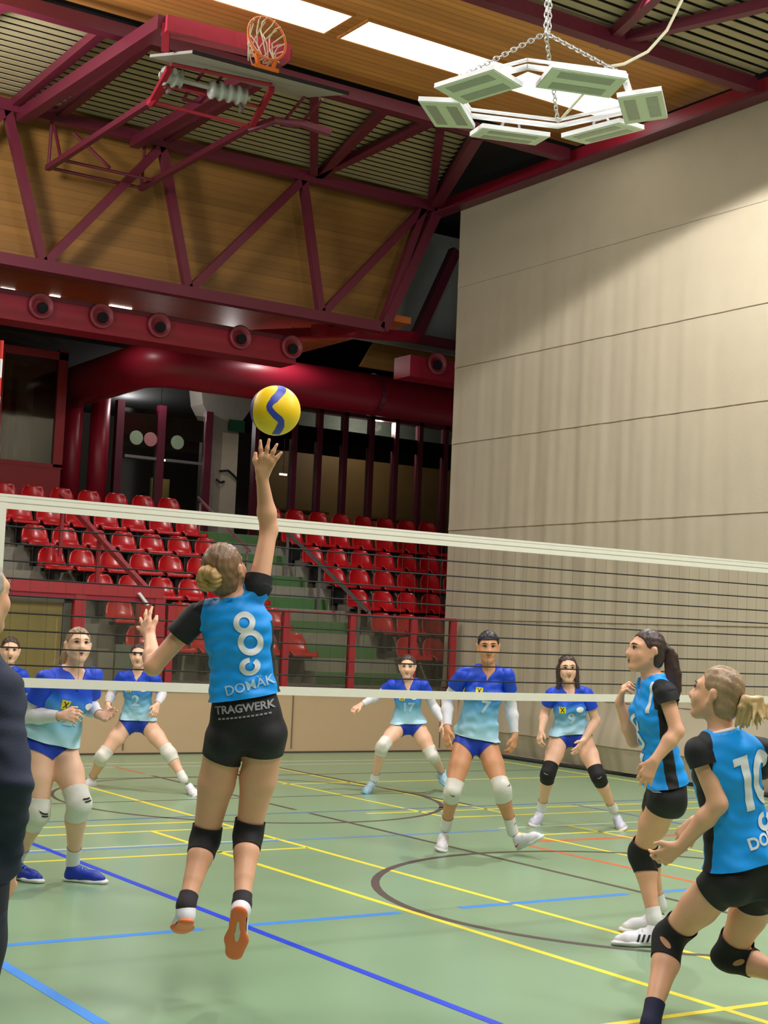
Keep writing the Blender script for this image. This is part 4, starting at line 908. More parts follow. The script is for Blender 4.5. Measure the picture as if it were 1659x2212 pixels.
def build_person(key, label, skin, opt, h=.0065, group=None):
    p = {k: npv(v) for k, v in POSE[key].items()}
    base = npv([p['pel'][0], p['pel'][1], 0.0])
    root = thing('person', label, 'person', Vector(base), group)
    fat = opt.get('fat', 1.0)
    up = nrm(p['neck'] - p['pel'])
    def orth(v): v = v - up * (v @ up); return nrm(v)
    rc, rp = orth(p['shR'] - p['shL']), orth(p['hipR'] - p['hipL'])
    fc, fp = np.cross(up, rc), np.cross(up, rp)
    TL = np.linalg.norm(p['neck'] - p['pel'])
    Pb = p['pel'] - up * .10; Nn = p['neck']
    tors = [(t, w_ * fat, d_ * fat, s_) for t, w_, d_, s_ in TORSO]
    bust = opt.get('bust', .058)
    D = {}
    for s in 'RL':
        leg = foot_dir(p, s); sh = nrm(p['an' + s] - p['kn' + s])
        D['back' + s] = -nrm(leg - sh * (leg @ sh)) if np.linalg.norm(leg - sh * (leg @ sh)) > .25 else -fp
    def torso(F, inf=0, inf0=None):
        F.loft(Pb, Nn, rp, rc, tors, inf, inf0)
        for s, sg in (('R', 1), ('L', -1)):
            F.ell(p['hip' + s] - fp * .045 - up * .015 + rp * sg * -.012, np.stack([rp, fp, up]), (.082 * fat, .075 * fat, .088), inf)
            if bust: F.ell(Nn - up * .205 + rc * sg * .066 + fc * .058, np.stack([rc, fc, up]), (.062, bust, .062), inf)
            F.cone(Nn - up * .055 + rc * sg * .03, p['sh' + s] - (up * .012), .052, .050 * fat, inf)
    def arm(F, s, inf=0, upto=2.0):
        a, e, w_ = p['sh' + s], p['el' + s], p['wr' + s]
        F.cone(a - up * .014, e, .046 * fat, .037 * fat, inf)
        if upto > 1:
            F.cone(e, e + (w_ - e) * .32, .037 * fat, .0395 * fat, inf); F.cone(e + (w_ - e) * .32, w_, .0395 * fat, .0255, inf)
    def leg(F, s, inf=0, lo=1.0, thigh=True, shank=True):
        a, k_, n_ = p['hip' + s], p['kn' + s], p['an' + s]; b_ = D['back' + s]
        if thigh:
            mid = a + (k_ - a) * .45
            F.cone(a, mid, .086 * fat, .078 * fat, inf); F.cone(mid, k_, .078 * fat, .054 * fat, inf)
        if shank:
            F.cone(k_, k_ + (n_ - k_) * .3, .053 * fat, .047 * fat, inf); F.cone(k_ + (n_ - k_) * .3, n_, .047 * fat, .034, inf)
            c1 = k_ + (n_ - k_) * .30 + b_ * .018
            F.cone(k_ + (n_ - k_) * .12 + b_ * .006, c1, .044 * fat, .047 * fat, inf); F.cone(c1, k_ + (n_ - k_) * .62 + b_ * .008, .047 * fat, .034 * fat, inf)
    def hand(F, s):
        F.kk = .0032
        W, T, pn = p['wr' + s], p['tip' + s], p.get('pn' + s, fc)
        d = nrm(T - W); pn = nrm(pn - d * (pn @ d)); th = np.cross(d, pn) * (1 if s == 'R' else -1)
        L = np.linalg.norm(T - W); curl = opt.get('curl' + s, .55 if L < .15 else .18); spread = opt.get('spread' + s, .22)
        kn = [(.086, .030), (.092, .010), (.088, -.010), (.078, -.028)]; ln = [.070, .078, .073, .058]
        F.cone(W, W + d * .03, .0255, .024, 0, pn, .75)
        for (y, x), l, i in zip(kn, ln, range(4)):
            K = W + d * y + th * x
            F.cone(W + d * .02 + th * x * .55, K, .0145, .0120, 0)
            a1 = (d * math.cos(curl * .8) + pn * math.sin(curl * .8)); a1 = nrm(a1 + th * spread * (1.5 - i) * .5)
            Q = K + a1 * l * .52
            a2 = nrm(d * math.cos(curl * 2.2) + pn * math.sin(curl * 2.2) + th * spread * (1.5 - i) * .5)
            F.cone(K, Q, .0092, .0084, 0); F.cone(Q, Q + a2 * l * .5, .0084, .0068, 0)
        b0 = W + d * .028 + th * .022; b1 = b0 + nrm(d * .75 + th * .75 + pn * .25) * .045; b2 = b1 + nrm(d * .9 + th * .25 + pn * .35) * .032
        F.cone(W + d * .012 + th * .008, b0, .017, .0165); F.cone(b0, b1, .0150, .0112); F.cone(b1, b2, .0108, .0085); F.kk = 0
    hf = nrm(p['hf']); hu = nrm((p['head'] - p['neck']) * .5 / .15 * .15 + npv([0, 0, .10])); hu = nrm(hu - hf * (hu @ hf)); hr = np.cross(hf, hu)
    HA = np.stack([hr, hf, hu]); HC_ = p['head']
    hs = opt.get('hs', 1.0)
    def hp(x, y, z): return HC_ + (hr * x + hf * y + hu * z) * hs
    def head(F):
        F.ell(hp(0, -.012, .028), HA, (.074 * hs, .092 * hs, .086 * hs)); F.ell(hp(0, .022, -.028), HA, (.061 * hs, .066 * hs, .084 * hs))
        for s in (-1, 1):
            F.cone(hp(s * .048, .002, -.052), hp(s * .012, .066, -.098), .021 * hs, .018 * hs)
            F.ell(hp(s * .036, .060, -.030), HA, (.024 * hs, .022 * hs, .024 * hs))
            F.cone(hp(s * .012, .080, .026), hp(s * .044, .066, .024), .012 * hs, .011 * hs)
            F.kk = .004; F.cone(hp(s * .074, -.004, -.034), hp(s * .080, -.014, .012), .0095 * hs, .0125 * hs); F.cone(hp(s * .080, -.014, .012), hp(s * .083, -.026, -.008), .010 * hs, .008 * hs); F.kk = 0
            F.ell(hp(s * .011, .094, -.033), HA, (.009 * hs, .011 * hs, .008 * hs))
        F.cone(hp(0, .084, .016), hp(0, .106, -.028), .0085 * hs, .0125 * hs)
        F.ell(hp(0, .084, -.060), HA, (.024 * hs, .010 * hs, .012 * hs)); F.ell(hp(0, .072, -.100), HA, (.020 * hs, .018 * hs, .016 * hs))
        for s in (-1, 1):
            e = Field(); e.ell(hp(s * .032, .094, .006), HA, (.017 * hs, .014 * hs, .011 * hs)); F.cut += e.pr
        F.cone(Nn - up * .02, hp(0, -.022, -.06), .053, .049)
    # ---- the body: one continuous skin
    F = Field(.0085)
    torso(F, -.004); head(F)
    for s in 'RL': arm(F, s); hand(F, s); leg(F, s)
    Pm, Fm = F.mesh(h)
    body = pmesh('body', to_bm(Pm, Fm), skin, root)
    bvh_me = body
    # ---- face
    for s in (-1, 1):
        e = B(); bmesh.ops.create_uvsphere(e, u_segments=14, v_segments=10, radius=.0125 * hs, matrix=Matrix.Translation(Vector(hp(s * .032, .0765, .006)))); ey = pmesh('eye', e, M_EYEW, root)
        e = B(); bmesh.ops.create_uvsphere(e, u_segments=12, v_segments=8, radius=.0072 * hs, matrix=Matrix.Translation(Vector(hp(s * .0315, .0865, .0080)))); pmesh('iris', e, M_IRIS, ey)
        e = B(); tube(e, [Vector(hp(s * x, y, z)) for x, y, z in ((.012, .0975, .027), (.030, .0945, .034), (.050, .078, .029))], [.0030 * hs, .0040 * hs, .0026 * hs], 6); pmesh('eyebrow', e, opt.get('brow', H_DK), root)
        e = B(); tube(e, [Vector(hp(s * x, y, z)) for x, y, z in ((.018, .0895, .0115), (.032, .0935, .0170), (.047, .0815, .0110))], [.0026 * hs, .0030 * hs, .0024 * hs], 6); pmesh('eyelash', e, H_BK, root)
    e = B(); mo = opt.get('mouth', .002)
    tube(e, [Vector(hp(x, y, z)) for x, y, z in ((-.025, .086, -.061), (-.012, .0995, -.0565 + mo), (0, .1015, -.0580 + mo), (.012, .0995, -.0565 + mo), (.025, .086, -.061))], [.0022, .0048, .0045, .0048, .0022], 6); tube(e, [Vector(hp(x, y, z)) for x, y, z in ((-.023, .0865, -.062), (0, .0985, -.0685 - mo), (.023, .0865, -.062))], [.0025, .0060, .0025], 6); lp = pmesh('lips', e, M_LIP, root)
    if mo > .004: e = B(); tube(e, [Vector(hp(x, .0985, -.0635)) for x in (-.014, -.005, .005, .014)], [.001, mo * .9, mo * .9, .001], 6); pmesh('mouth_gap', e, M_INK, lp)
    # ---- hair
    hm = opt['hair']; st = opt['style']
    Fh = Field(.007)
    th = opt.get('hair_t', 0)
    Fh.ell(hp(0, -.014, .033), HA, ((.081 + th) * hs, (.097 + th) * hs, (.092 + th) * hs))
    if st != 'bald':
        Fh.ell(hp(0, -.048, -.034), HA, (.072 * hs, .058 * hs, .070 * hs))
    if st == 'long':
        for s in (-1, 1): Fh.cone(hp(s * .070, -.01, .0), hp(s * .085, .0, -.16), .030, .018, 0)
        Fh.cone(hp(0, -.06, -.02), hp(0, -.07, -.17), .07, .06, 0, fp, .6)
    def lim_(q):
        L = (q - HC_) @ HA.T / hs; y, z, ax = L[:, 1], L[:, 2], np.abs(L[:, 0])
        a = .028 + (z - .03) * (.80 if st != 'bald' else .2) - opt.get('recede', 0); b2 = -.018 + .12 * (z + .015)
        f = np.clip((z + .03) / .03, 0, 1); lim = a * f + b2 * (1 - f)
        if st == 'long': lim = np.where(z < .03, np.maximum(lim, .028), lim)
        return lim - y - .0035 * np.sin(ax * 160) - .002 * np.sin(z * 230)
    Fh.cut.append((lim_, HC_ - .35, HC_ + .35, 0))
    if st != 'long': Fh.cut.append((lambda q: (q - HC_) @ hu / hs + .094, HC_ - .35, HC_ + .35, 0))
    Ph, Fa = Fh.mesh(.005, lambda q: .0014 * np.sin(((q - HC_) @ hr) * 260 + ((q - HC_) @ hf) * 60 + 2 * np.sin(((q - HC_) @ hu) * 40)) + .001 * np.sin(((q - HC_) @ hu) * 150 + ((q - HC_) @ hr) * 90))
    hb = to_bm(Ph, Fa)
    hair = pmesh('hair', hb, hm, root)
    if 'tail' in opt:
        Ft = Field(.006); T = opt['tail']
        if T[0] == 'bun':
            c = T[1]; rr = np.random.RandomState(4)
            for k in range(13):
                a = 2 * math.pi * k / 13
                q0 = hp(c[0] + .038 * math.cos(a), c[1] - .012 * (k % 2), c[2] + .040 * math.sin(a)); q1 = hp(c[0] + .034 * math.cos(a + 1), c[1] - .03, c[2] + .036 * math.sin(a + 1))
                Ft.cone(q0, q1, .016, .013)
            Ft.ell(hp(c[0], c[1] - .005, c[2]), HA, (.036, .026, .038))
            for k in range(5): Ft.cone(hp(c[0] + .03 * math.cos(k), c[1] - .03, c[2] + .03 * math.sin(k * 1.7)), hp(c[0] + .05 * math.cos(k + .8), c[1] - .03, c[2] + .055 * math.sin(k * 1.7 + .6)), .010, .004)
            Ph, Fa = Ft.mesh(.005, lambda q: .003 * np.sin((q - HC_) @ (hr * 190 + hu * 120) + 3 * np.sin((q - HC_) @ hu * 60)))
            pmesh('hair_bun', to_bm(Ph, Fa), T[2], hair)
        elif T[0] == 'fan':
            rr = np.random.RandomState(6); t0, ends = npv(T[1]), T[2]
            for j in range(34):
                f = rr.uniform(); e0 = npv(ends[0]) * (1 - f) + npv(ends[1]) * f + rr.normal(size=3) * npv([.022, .010, .014])
                md = (t0 + e0) / 2 + npv([0, -.012, .034]) + rr.normal(size=3) * .008
                Ft.kk = .003; Ft.cone(hp(*t0), hp(*md), .013, .0105); Ft.cone(hp(*md), hp(*e0), .0105, .0028)
            Ph, Fa = Ft.mesh(.0045)
            pmesh('ponytail', to_bm(Ph, Fa), T[3], hair)
            e = B(); c0 = Vector(hp(*t0)); tube(e, [c0 + Vector(hf) * .016, c0 - Vector(hf) * .010], .021, 12); pmesh('hair_tie', e, mat('hair_tie', (44, 20, 30), .7), hair)
        else:
            pts = T[1]; rad = T[2]; rr = np.random.RandomState(2); offs = rr.normal(size=(9, 3)) * .42
            for i in range(len(pts) - 1):
                for j in range(9):
                    Ft.kk = .0035; o1 = offs[j] * rad[i]; o2 = (offs[j] + rr.normal(size=3) * .12) * rad[i + 1]
                    Ft.cone(hp(*pts[i]) + o1, hp(*pts[i + 1]) + o2, rad[i] * .42, rad[i + 1] * .40)
            for j in range(2 * (T[3] if len(T) > 3 else 4)):
                e_ = hp(*pts[-1]); b_ = hp(*pts[-2]); Ft.cone(e_ - (e_ - b_) * .3, e_ + (e_ - b_) * rr.uniform(.1, .7) + rr.normal(size=3) * .028, .009, .003)
            Ph, Fa = Ft.mesh(.0055, lambda q: .003 * np.sin((q - HC_) @ (hr * 230 + hf * 60)))
            tl = pmesh('ponytail', to_bm(Ph, Fa), T[4] if len(T) > 4 else hm, hair)
            e = B(); c0, c1 = Vector(hp(*pts[0])), Vector(hp(*pts[1])); d_ = (c1 - c0).normalized(); tube(e, [c0 + d_ * .004, c0 + d_ * .03], rad[0] * 1.12, 12); pmesh('hair_tie', e, mat('hair_tie', (44, 20, 30), .7), hair)
    if opt.get('headband'):
        e = B(); ptsb = [Vector(hp(.078 * math.cos(a), -.012 + .096 * math.sin(a), .058 + .006 * math.sin(a))) for a in [math.pi * (.0 + k / 16) for k in range(17)]]
        tube(e, ptsb, .006, 6); pmesh('headband', e, opt['headband'], root)
    # ---- clothes
    kit = opt['kit']
    if kit == 'suit':
        F = Field(.014); F.loft(p['pel'] - up * .26, Nn + up * .01, rp, rc, [(0, .19, .125, 0), (.3, .185, .13, 0), (.55, .165, .115, 0), (.8, .185, .13, .005), (.92, .16, .105, 0), (1, .07, .065, 0)], .0)
        for s, sg in (('R', 1), ('L', -1)):
            F.cone(Nn - up * .05 + rc * sg * .05, p['sh' + s] - up * .01, .065, .068); F.cone(p['sh' + s], p['el' + s], .072, .062); F.cone(p['el' + s], p['wr' + s], .062, .05)
        bm = to_bm(*F.mesh(.008, fold(.006, 5, up, fc)))
        cutp(bm, p['pel'] - up * .24, -up)
        for s in 'RL':
            dW = nrm(p['wr' + s] - p['el' + s]); c = p['wr' + s] - dW * .012
            split(bm, c, dW)
            bmesh.ops.delete(bm, geom=[f for f in bm.faces if (npv(f.calc_center_median()) - c) @ dW > 0 and np.linalg.norm(npv(f.calc_center_median()) - c) < .12], context='FACES')
        pmesh('jacket', bm, M_SUIT, root)
        F = Field(.012); F.ell(Nn + up * .02 - hf * .01, np.stack([rc, fc, up]), (.068, .07, .04)); bm = to_bm(*F.mesh(.007)); cutp(bm, Nn + up * .045, up); pmesh('collar', bm, M_SUIT, root)
        F = Field(.012)
        for s in 'RL': leg(F, s, .035)
        F.ell(p['pel'] - up * .05, np.stack([rp, fp, up]), (.17, .12, .12))
        bm = to_bm(*F.mesh(.01)); cutp(bm, p['pel'] - up * .02, up); pmesh('trousers', bm, M_TROU, root)
    else:
        inf, inf0 = opt.get('inf', .010), opt.get('inf0', .022)
        F = Field(.010); torso(F, inf, inf0)
        for s in 'RL': F.cone(p['hip' + s], p['hip' + s] + (p['kn' + s] - p['hip' + s]) * .12, .086 * fat, .084 * fat, .020)
        nd = nrm(hp(0, -.02, -.06) - Nn); K = Field(); K.cone(Nn - up * .045 + nd * .01, Nn + nd * .12, .062, .070)
        if opt.get('vneck'): K.cone(Nn - up * opt['vneck'] + fc * .10, Nn + fc * .05 + up * .01, .004, .060, 0, fc, 2.6)
        F.cut += K.pr
        bm = to_bm(*F.mesh(h, fold(opt.get('wrinkle', .005) * 1.5, opt.get('seed', 1), up, fc)))
        hem = p['pel'] + up * opt.get('hem', .06) + rp * 0
        hn = -nrm(up + rp * opt.get('hem_tilt', 0) + fp * opt.get('hem_pitch', 0))
        cutp(bm, hem, hn)
        SF = opt.get('sleeve', .52); SFs = {q_: opt.get('sleeve' + q_, SF) for q_ in 'RL'}
        if kit == 'home':
            nR = {}
            for s, sg in (('R', 1), ('L', -1)):
                nR[s] = (p['sh' + s] + rc * sg * opt.get('yoke' + s, -.022) + up * -.02, nrm(rc * sg + up * .30)); split(bm, *nR[s])
            for q in (-.032, .032): split(bm, p['pel'] + fc * q, fc)
            for f in bm.faces:
                c = npv(f.calc_center_median())
                sl = any((c - nR[s][0]) @ nR[s][1] > 0 and (c - Nn) @ up > -.27 for s in 'RL')
                side = abs((c - p['pel']) @ fc) < .032 and (c - Nn) @ up < -.12
                f.material_index = 1 if sl or side else 0
            shirt = pmesh('jersey', bm, [M_CYAN, M_BLK], root)
        else:
            lay = bm.verts.layers.float.new('dye')
            for v in bm.verts:
                c = npv(v.co); t_ = ((c - hem) @ up) / max(.2, (Nn - hem) @ up)
                v[lay] = min(1, max(0, t_))
            shirt = pmesh('jersey', bm, M_GRAD, root)
        for s in 'RL':
            FS = Field(.010); c = p['sh' + s] + (p['el' + s] - p['sh' + s]) * SFs[s]; dS = nrm(p['el' + s] - p['sh' + s])
            FS.cone(p['sh' + s] - up * .014, c + dS * .02, .0465 * fat, .045 * fat, inf + .0075)
            bm = to_bm(*FS.mesh(.006, fold(.003, 4, dS, fc))); cutp(bm, c, nrm(dS + up * opt.get('slv_tilt', 0)))
            if kit == 'home': pmesh('sleeve', bm, M_BLK, shirt)
            else:
                lay = bm.verts.layers.float.new('dye')
                for v in bm.verts: v[lay] = 1.0
                pmesh('sleeve', bm, M_GRAD, shirt)
        if opt.get('collar'):
            e = B(); ctr_ = Nn - up * .012 + nd * .006; a_ = np.cross(nd, rc); tube(e, [Vector(ctr_ + rc * .066 * math.cos(t_) + a_ * -.066 * math.sin(t_) * 1.0) for t_ in [math.pi * k / 14 for k in range(15)]], .009, 7); pmesh('collar', e, M_PRT, shirt)
        # shorts
        F = Field(.010); torso(F, .002, .004)
        for s in 'RL': leg(F, s, .005, shank=False)
        bm = to_bm(*F.mesh(h)); cutp(bm, p['pel'] + up * opt.get('waist', .10), up)
        SL = opt.get('short', .20)
        for s, sg in (('R', 1), ('L', -1)):
            dT = nrm(p['kn' + s] - p['hip' + s]); c = p['hip' + s] + dT * SL * np.linalg.norm(p['kn' + s] - p['hip' + s])
            nT = nrm(dT + rp * sg * opt.get('flare', .45))
            def seg(q, z):
                a_, b2 = p['hip' + z], p['kn' + z]; d2 = b2 - a_; t2 = max(0, min(1, (q - a_) @ d2 / (d2 @ d2))); return np.linalg.norm(q - a_ - d2 * t2)
            side = lambda f: seg(npv(f.calc_center_median()), s) < seg(npv(f.calc_center_median()), 'L' if s == 'R' else 'R')
            fs = [f for f in bm.faces if side(f)]; ed = {e for f in fs for e in f.edges}; vs = {v for f in fs for v in f.verts}
            bmesh.ops.bisect_plane(bm, geom=list(vs) + list(ed) + fs, dist=1e-6, plane_co=Vector(c), plane_no=Vector(nT))
            bmesh.ops.delete(bm, geom=[f for f in bm.faces if side(f) and (npv(f.calc_center_median()) - c) @ nT > 0], context='FACES')
        bmesh.ops.delete(bm, geom=[v for v in bm.verts if not v.link_faces], context='VERTS')
        shorts = pmesh('shorts', bm, M_BLKS if kit == 'home' else M_ROYAL, root)
        # knee pads, socks, arm sleeves
        pm_ = opt['pad']
        for s, sg in (('R', 1), ('L', -1)):
            k_, n_, a_ = p['kn' + s], p['an' + s], p['hip' + s]; dT = nrm(k_ - a_); dS = nrm(n_ - k_)
            F = Field(.010); mid = a_ + (k_ - a_) * .45
            F.cone(mid, k_, .078 * fat, .055 * fat, .007); F.cone(k_, k_ + (n_ - k_) * .3, .053 * fat, .048 * fat, .008); b_ = D['back' + s]
            c1 = k_ + (n_ - k_) * .30 + b_ * .018; F.cone(k_ + (n_ - k_) * .12 + b_ * .006, c1, .044 * fat, .047 * fat, .008)
            F.ell(k_ - b_ * .030, np.stack([np.cross(dS, b_), b_, dS]), (.046, .034, .065))
            bm = to_bm(*F.mesh(.006, fold(.003 if pm_ is M_PADW else .0015, 3 + sg, dS, b_)))
            cutp(bm, k_ - dT * opt.get('padup', .085), -nrm(dT * 1.0 + b_ * .12)); cutp(bm, k_ + dS * opt.get('paddn', .095), nrm(dS + b_ * -.12))
            pad = pmesh('knee_pad', bm, pm_, root, .003)
            D['pad' + s] = pad
            if opt.get('hole'):
                dx, dy, ro = opt['hole'][s]
                hb_ = shape_mesh([[(.012 * math.cos(a), .026 * math.sin(a)) for a in [2 * math.pi * q / 16 for q in range(16)]]])
                press('kneecap_opening', hb_, pad, k_ + npv(r2) * dx + npv(u2) * dy, r2, u2, -fwd, M_HOLE, pad, rot=ro, lift=.002)
            F = Field(.008); F.cone(k_ + (n_ - k_) * .3, n_, .047 * fat, .034, .005); F.cone(n_, n_ + dS * .012, .035, .034, .003)
            bm = to_bm(*F.mesh(.006)); cutp(bm, n_ - dS * opt.get('sock_h', .07), -dS); sock = pmesh('sock', bm, opt.get('sock', M_SOCKW), root); D['sock' + s] = sock
            if opt.get('armsleeve'):
                e_, w_ = p['el' + s], p['wr' + s]; F = Field(.008); c = p['sh' + s] + (e_ - p['sh' + s]) * (SFs[s] - .16)
                F.cone(c, e_, .044 * fat, .037 * fat, .004); F.cone(e_, e_ + (w_ - e_) * .32, .037 * fat, .0395 * fat, .004); F.cone(e_ + (w_ - e_) * .32, w_, .0395 * fat, .0255, .004)
                bm = to_bm(*F.mesh(.006, fold(.002, 11, nrm(w_ - e_), fc))); cutp(bm, w_ - nrm(w_ - e_) * .015, nrm(w_ - e_))
                pmesh('arm_sleeve', bm, M_SLV, root)
    # ---- shoes
    shm, som = opt.get('shoe', (M_SHW, M_SOLEW))
    for s in 'RL':
        H = p['he' + s]; f = foot_dir(p, s); n_ = p['an' + s]
        u_ = (n_ - H) + npv([0, 0, 1e-3]); u_ = nrm(u_ - f * (u_ @ f)); sd = np.cross(f, u_)
        H = H + f * ((n_ - H) @ f - .055)
        q = lambda x, y, z: H + sd * x + f * y + u_ * z
        A = np.stack([sd, f, u_]); ins = -1 if s == 'R' else 1
        F = Field(.006)
        for a, b_, ra, rb in ((.0, .06, .036, .031), (.06, .15, .031, .047), (.145, .22, .050, .040)):
            F.cone(q(0, .03 + a, .014), q(ins * .008, .03 + b_, .014), ra, rb, 0, u_, .42)
        so = pmesh('shoe', to_bm(*F.mesh(.005)), som, root); so.name = 'shoe_sole'
        F = Field(.008)
        F.cone(q(0, .045, .045), q(0, .058, .085), .035, .040); F.cone(q(0, .06, .055), q(ins * .006, .19, .036), .038, .033, 0); F.cone(q(ins * .006, .18, .034), q(ins * .010, .245, .028), .036, .026)
        F.cone(q(0, .04, .03), q(0, .2, .03), .031, .040); F.cone(q(0, .10, .07), q(0, .125, .075), .024, .018)
        bm = to_bm(*F.mesh(.005)); cutp(bm, q(0, 0, .018), -u_); cutp(bm, q(0, .03, .100), nrm(u_ - f * .25))
        up_ = pmesh('shoe', bm, shm, root); so.parent = up_
        for j in range(4):
            e = B(); tube(e, [Vector(q(x, .125 + .022 * j, zz - .012 * j)) for x, zz in ((-.026, .079), (-.012, .092), (.012, .092), (.026, .079))], .0032, 5); pmesh('lace', e, M_SHW if shm is not M_SHB else M_SOLEC, up_)
        if 'sole2' in opt and s == opt['sole2']:
            e = shape_mesh([[(.012 * math.sin(a) * (1 if math.cos(a) > 0 else .6), .115 + .055 * math.cos(a)) for a in [2 * math.pi * k / 20 for k in range(20)]]])
            press('arch_window', e, so, H, sd, f, -u_, mat('sole_window', (214, 206, 188), .5), up_, lift=.002)
        D['shoe' + s] = up_
    D.update(dict(p=p, up=up, rc=rc, rp=rp, fc=fc, fp=fp, root=root, N=Nn, body=body, hr=hr))
    if kit != 'suit': D.update(shirt=shirt, shorts=shorts, hem=hem)
    return D
def on_shirt(D, name, bm, x, z, m, back=True, rot=0, size=1):
    sg = -1 if back else 1
    press(name, bm, D['shirt'], D['N'] - D['up'] * z + D['rc'] * x, D['rc'] * (-sg), D['up'], D['fc'] * sg, m, D['shirt'], rot)
def swoosh(k=1.0): return shape_mesh([[(-.020 * k, .004 * k), (-.016 * k, -.006 * k), (-.004 * k, -.007 * k), (.024 * k, .010 * k), (-.002 * k, .000), (-.010 * k, .000)]])
def pad_mark(D, s, m, dz=.03, dx=.0, bm=None, rot=0.0):
    p = D['p']; dS = nrm(p['an' + s] - p['kn' + s]); b_ = D['back' + s]; fr = -b_
    rt = np.cross(dS, fr)
    press('mark', bm or swoosh(), D['pad' + s], p['kn' + s] + rt * dx - dS * dz, -rt * -1, -dS, fr, m, D['pad' + s], rot)
def badge(D, x, z):
    on_shirt(D, 'badge', shape_mesh([rect(-.027, -.027, .027, .027)]), x, z, M_YEL, False)
    press('badge_mark', shape_mesh([[(-.018, -.020), (-.010, -.020), (.018, .020), (.010, .020)], [(.018, -.020), (.010, -.020), (-.018, .020), (-.010, .020)]]), D['shirt'], D['N'] - D['up'] * z + D['rc'] * x, -D['rc'], D['up'], D['fc'], M_INK, D['shirt'], 0, .0045)
def crest(D, x, z):
    on_shirt(D, 'crest', shape_mesh(ring_shape(0, 0, .026, .0, 0, 360, 1.2, .8)), x, z, M_PRT, False)

# ---- number 8, jumping
D = build_person('p8', 'person seen from behind jumping and hitting the ball, cyan jersey with number 8', M_SKIN, dict(kit='home', hair=H_BR, style='bun', tail=('bun', (-.018, -.105, .012), H_GO), pad=M_PADB, sock=M_SOCKK, sock_h=.05, shoe=(M_SHW, M_SOLEO), hem=.115, hem_tilt=-.05, waist=.13, short=.20, flare=.15, sleeve=.42, sleeveR=.14, yokeR=.03, inf0=.03, sole2='R', spreadR=.5, spreadL=.7, curlL=.15, curlR=.12, paddn=.085, padup=.06, wrinkle=.006, seed=3, fat=1.0, hair_t=.004, recede=-.01, collar=1), .0055)
def eight(s): return shape_mesh(ring_shape(0, .076 * s, .064 * s, .030 * s, 0, 360, 1, 1.05) + ring_shape(0, -.052 * s, .076 * s, .040 * s, 0, 360, 1, 1.08))
on_shirt(D, 'number_8', eight(.70), .05, .165, M_PRT, True, .2)
def ring_logo(): return shape_mesh(ring_shape(0, 0, .043, .019, 82, 406, 1, .92))
on_shirt(D, 'ring_logo', ring_logo(), .045, .305, M_PRT, True, .1)
on_shirt(D, 'sponsor_lettering', text_mesh('DOMÄK', .058, .0006), .035, .388, M_PRTG, True, .16)
press('shorts_lettering', text_mesh('TRAGWERK', .047, .0014), D['shorts'], D['p']['pel'] + D['up'] * .075 + D['rp'] * .005, D['rp'], D['up'], -D['fp'], M_PRTS, D['shorts'], .03)
press('shorts_small_lettering', shape_mesh([rect(-.118 + .018 * k, -.0035, -.106 + .018 * k, .0035) for k in range(13)]), D['shorts'], D['p']['pel'] + D['up'] * .040 + D['rp'] * .008, D['rp'], D['up'], -D['fp'], M_PRTS, D['shorts'], .03)
# ---- number 10, lunging
D = build_person('p10', 'person with blond ponytail lunging at the right edge, cyan jersey with number 10', M_SKIN, dict(kit='home', hair=H_AB, style='pony', tail=('fan', (0, -.122, .008), [(0, -.105, -.115), (0, -.235, -.050)], H_BL), pad=M_PADB, sock=M_SOCKN, sock_h=.10, hem=.045, waist=.09, collar=1, short=.24, flare=.35, sleeve=.30, inf0=.026, hole=dict(L=(-.030, .004, .75), R=(.022, .0, -1.1)), padup=.105, paddn=.11, wrinkle=.005, seed=8, curlL=.5, curlR=.6, fat=1.0), .006)
on_shirt(D, 'number_10', shape_mesh([[(-.105, .080), (-.105, .112), (-.035, .120), (-.035, -.112), (-.075, -.112), (-.075, .085)]] + ring_shape(.048, .004, .072, .037, 0, 360, .95, 1.6)), .07, .222, M_PRT, True, -.02)
on_shirt(D, 'ring_logo', ring_logo(), .08, .398, M_PRT, True, .0)
on_shirt(D, 'sponsor_lettering', text_mesh('DOMÄK', .066, .002), .085, .462, M_PRT, True, .05)
press('shorts_lettering', text_mesh('TRAGWERK', .06, .002), D['shorts'], D['p']['pel'] + D['up'] * .07 + D['rp'] * .035, D['rp'], D['up'], -D['fp'], M_PRTS, D['shorts'], .02)
# ---- brown ponytail, side view
D = build_person('pT', 'person with long brown ponytail standing side-on in cyan and black jersey', M_SKIN, dict(kit='home', hair=H_DK, style='pony', tail=('pony', [(0, -.10, .035), (0, -.135, .005), (.0, -.160, -.09), (.0, -.175, -.19), (.0, -.180, -.29), (0, -.180, -.37)], [.024, .036, .040, .036, .028, .014], 6), pad=M_PADB, sock=M_SOCKW, sock_h=.06, hem=.055, waist=.09, short=.16, flare=.1, sleeve=.30, vneck=.07, mouth=.0045, wrinkle=.005, seed=5, curlR=.9, curlL=.35, bust=.055, fat=.95, hs=.95, inf0=.022, shoe=(M_SHW, M_SOLEW)), .006)
for j in range(3): 
    sh = D['shoeL']; p = D['p']; f = foot_dir(p, 'L'); u_ = nrm((p['anL'] - p['heL']) - f * ((p['anL'] - p['heL']) @ f)); sd = np.cross(f, u_)
    press('stripe', shape_mesh([[(.085 + .026 * j, .024), (.097 + .026 * j, .024), (.083 + .026 * j, .062), (.071 + .026 * j, .062)]]), sh, p['heL'], f, u_, -sd, M_INK, sh, lift=.002, fine=.008)
on_shirt(D, 'white_patch', shape_mesh([rect(-.035, -.022, .035, .022)]), .0, .43, M_PRT, False)
on_shirt(D, 'front_lettering', shape_mesh(ring_shape(.0, .05, .05, .028, 0, 360, 1, 1.0) + ring_shape(0, -.05, .05, .028)), .0, .29, M_PRT, False)
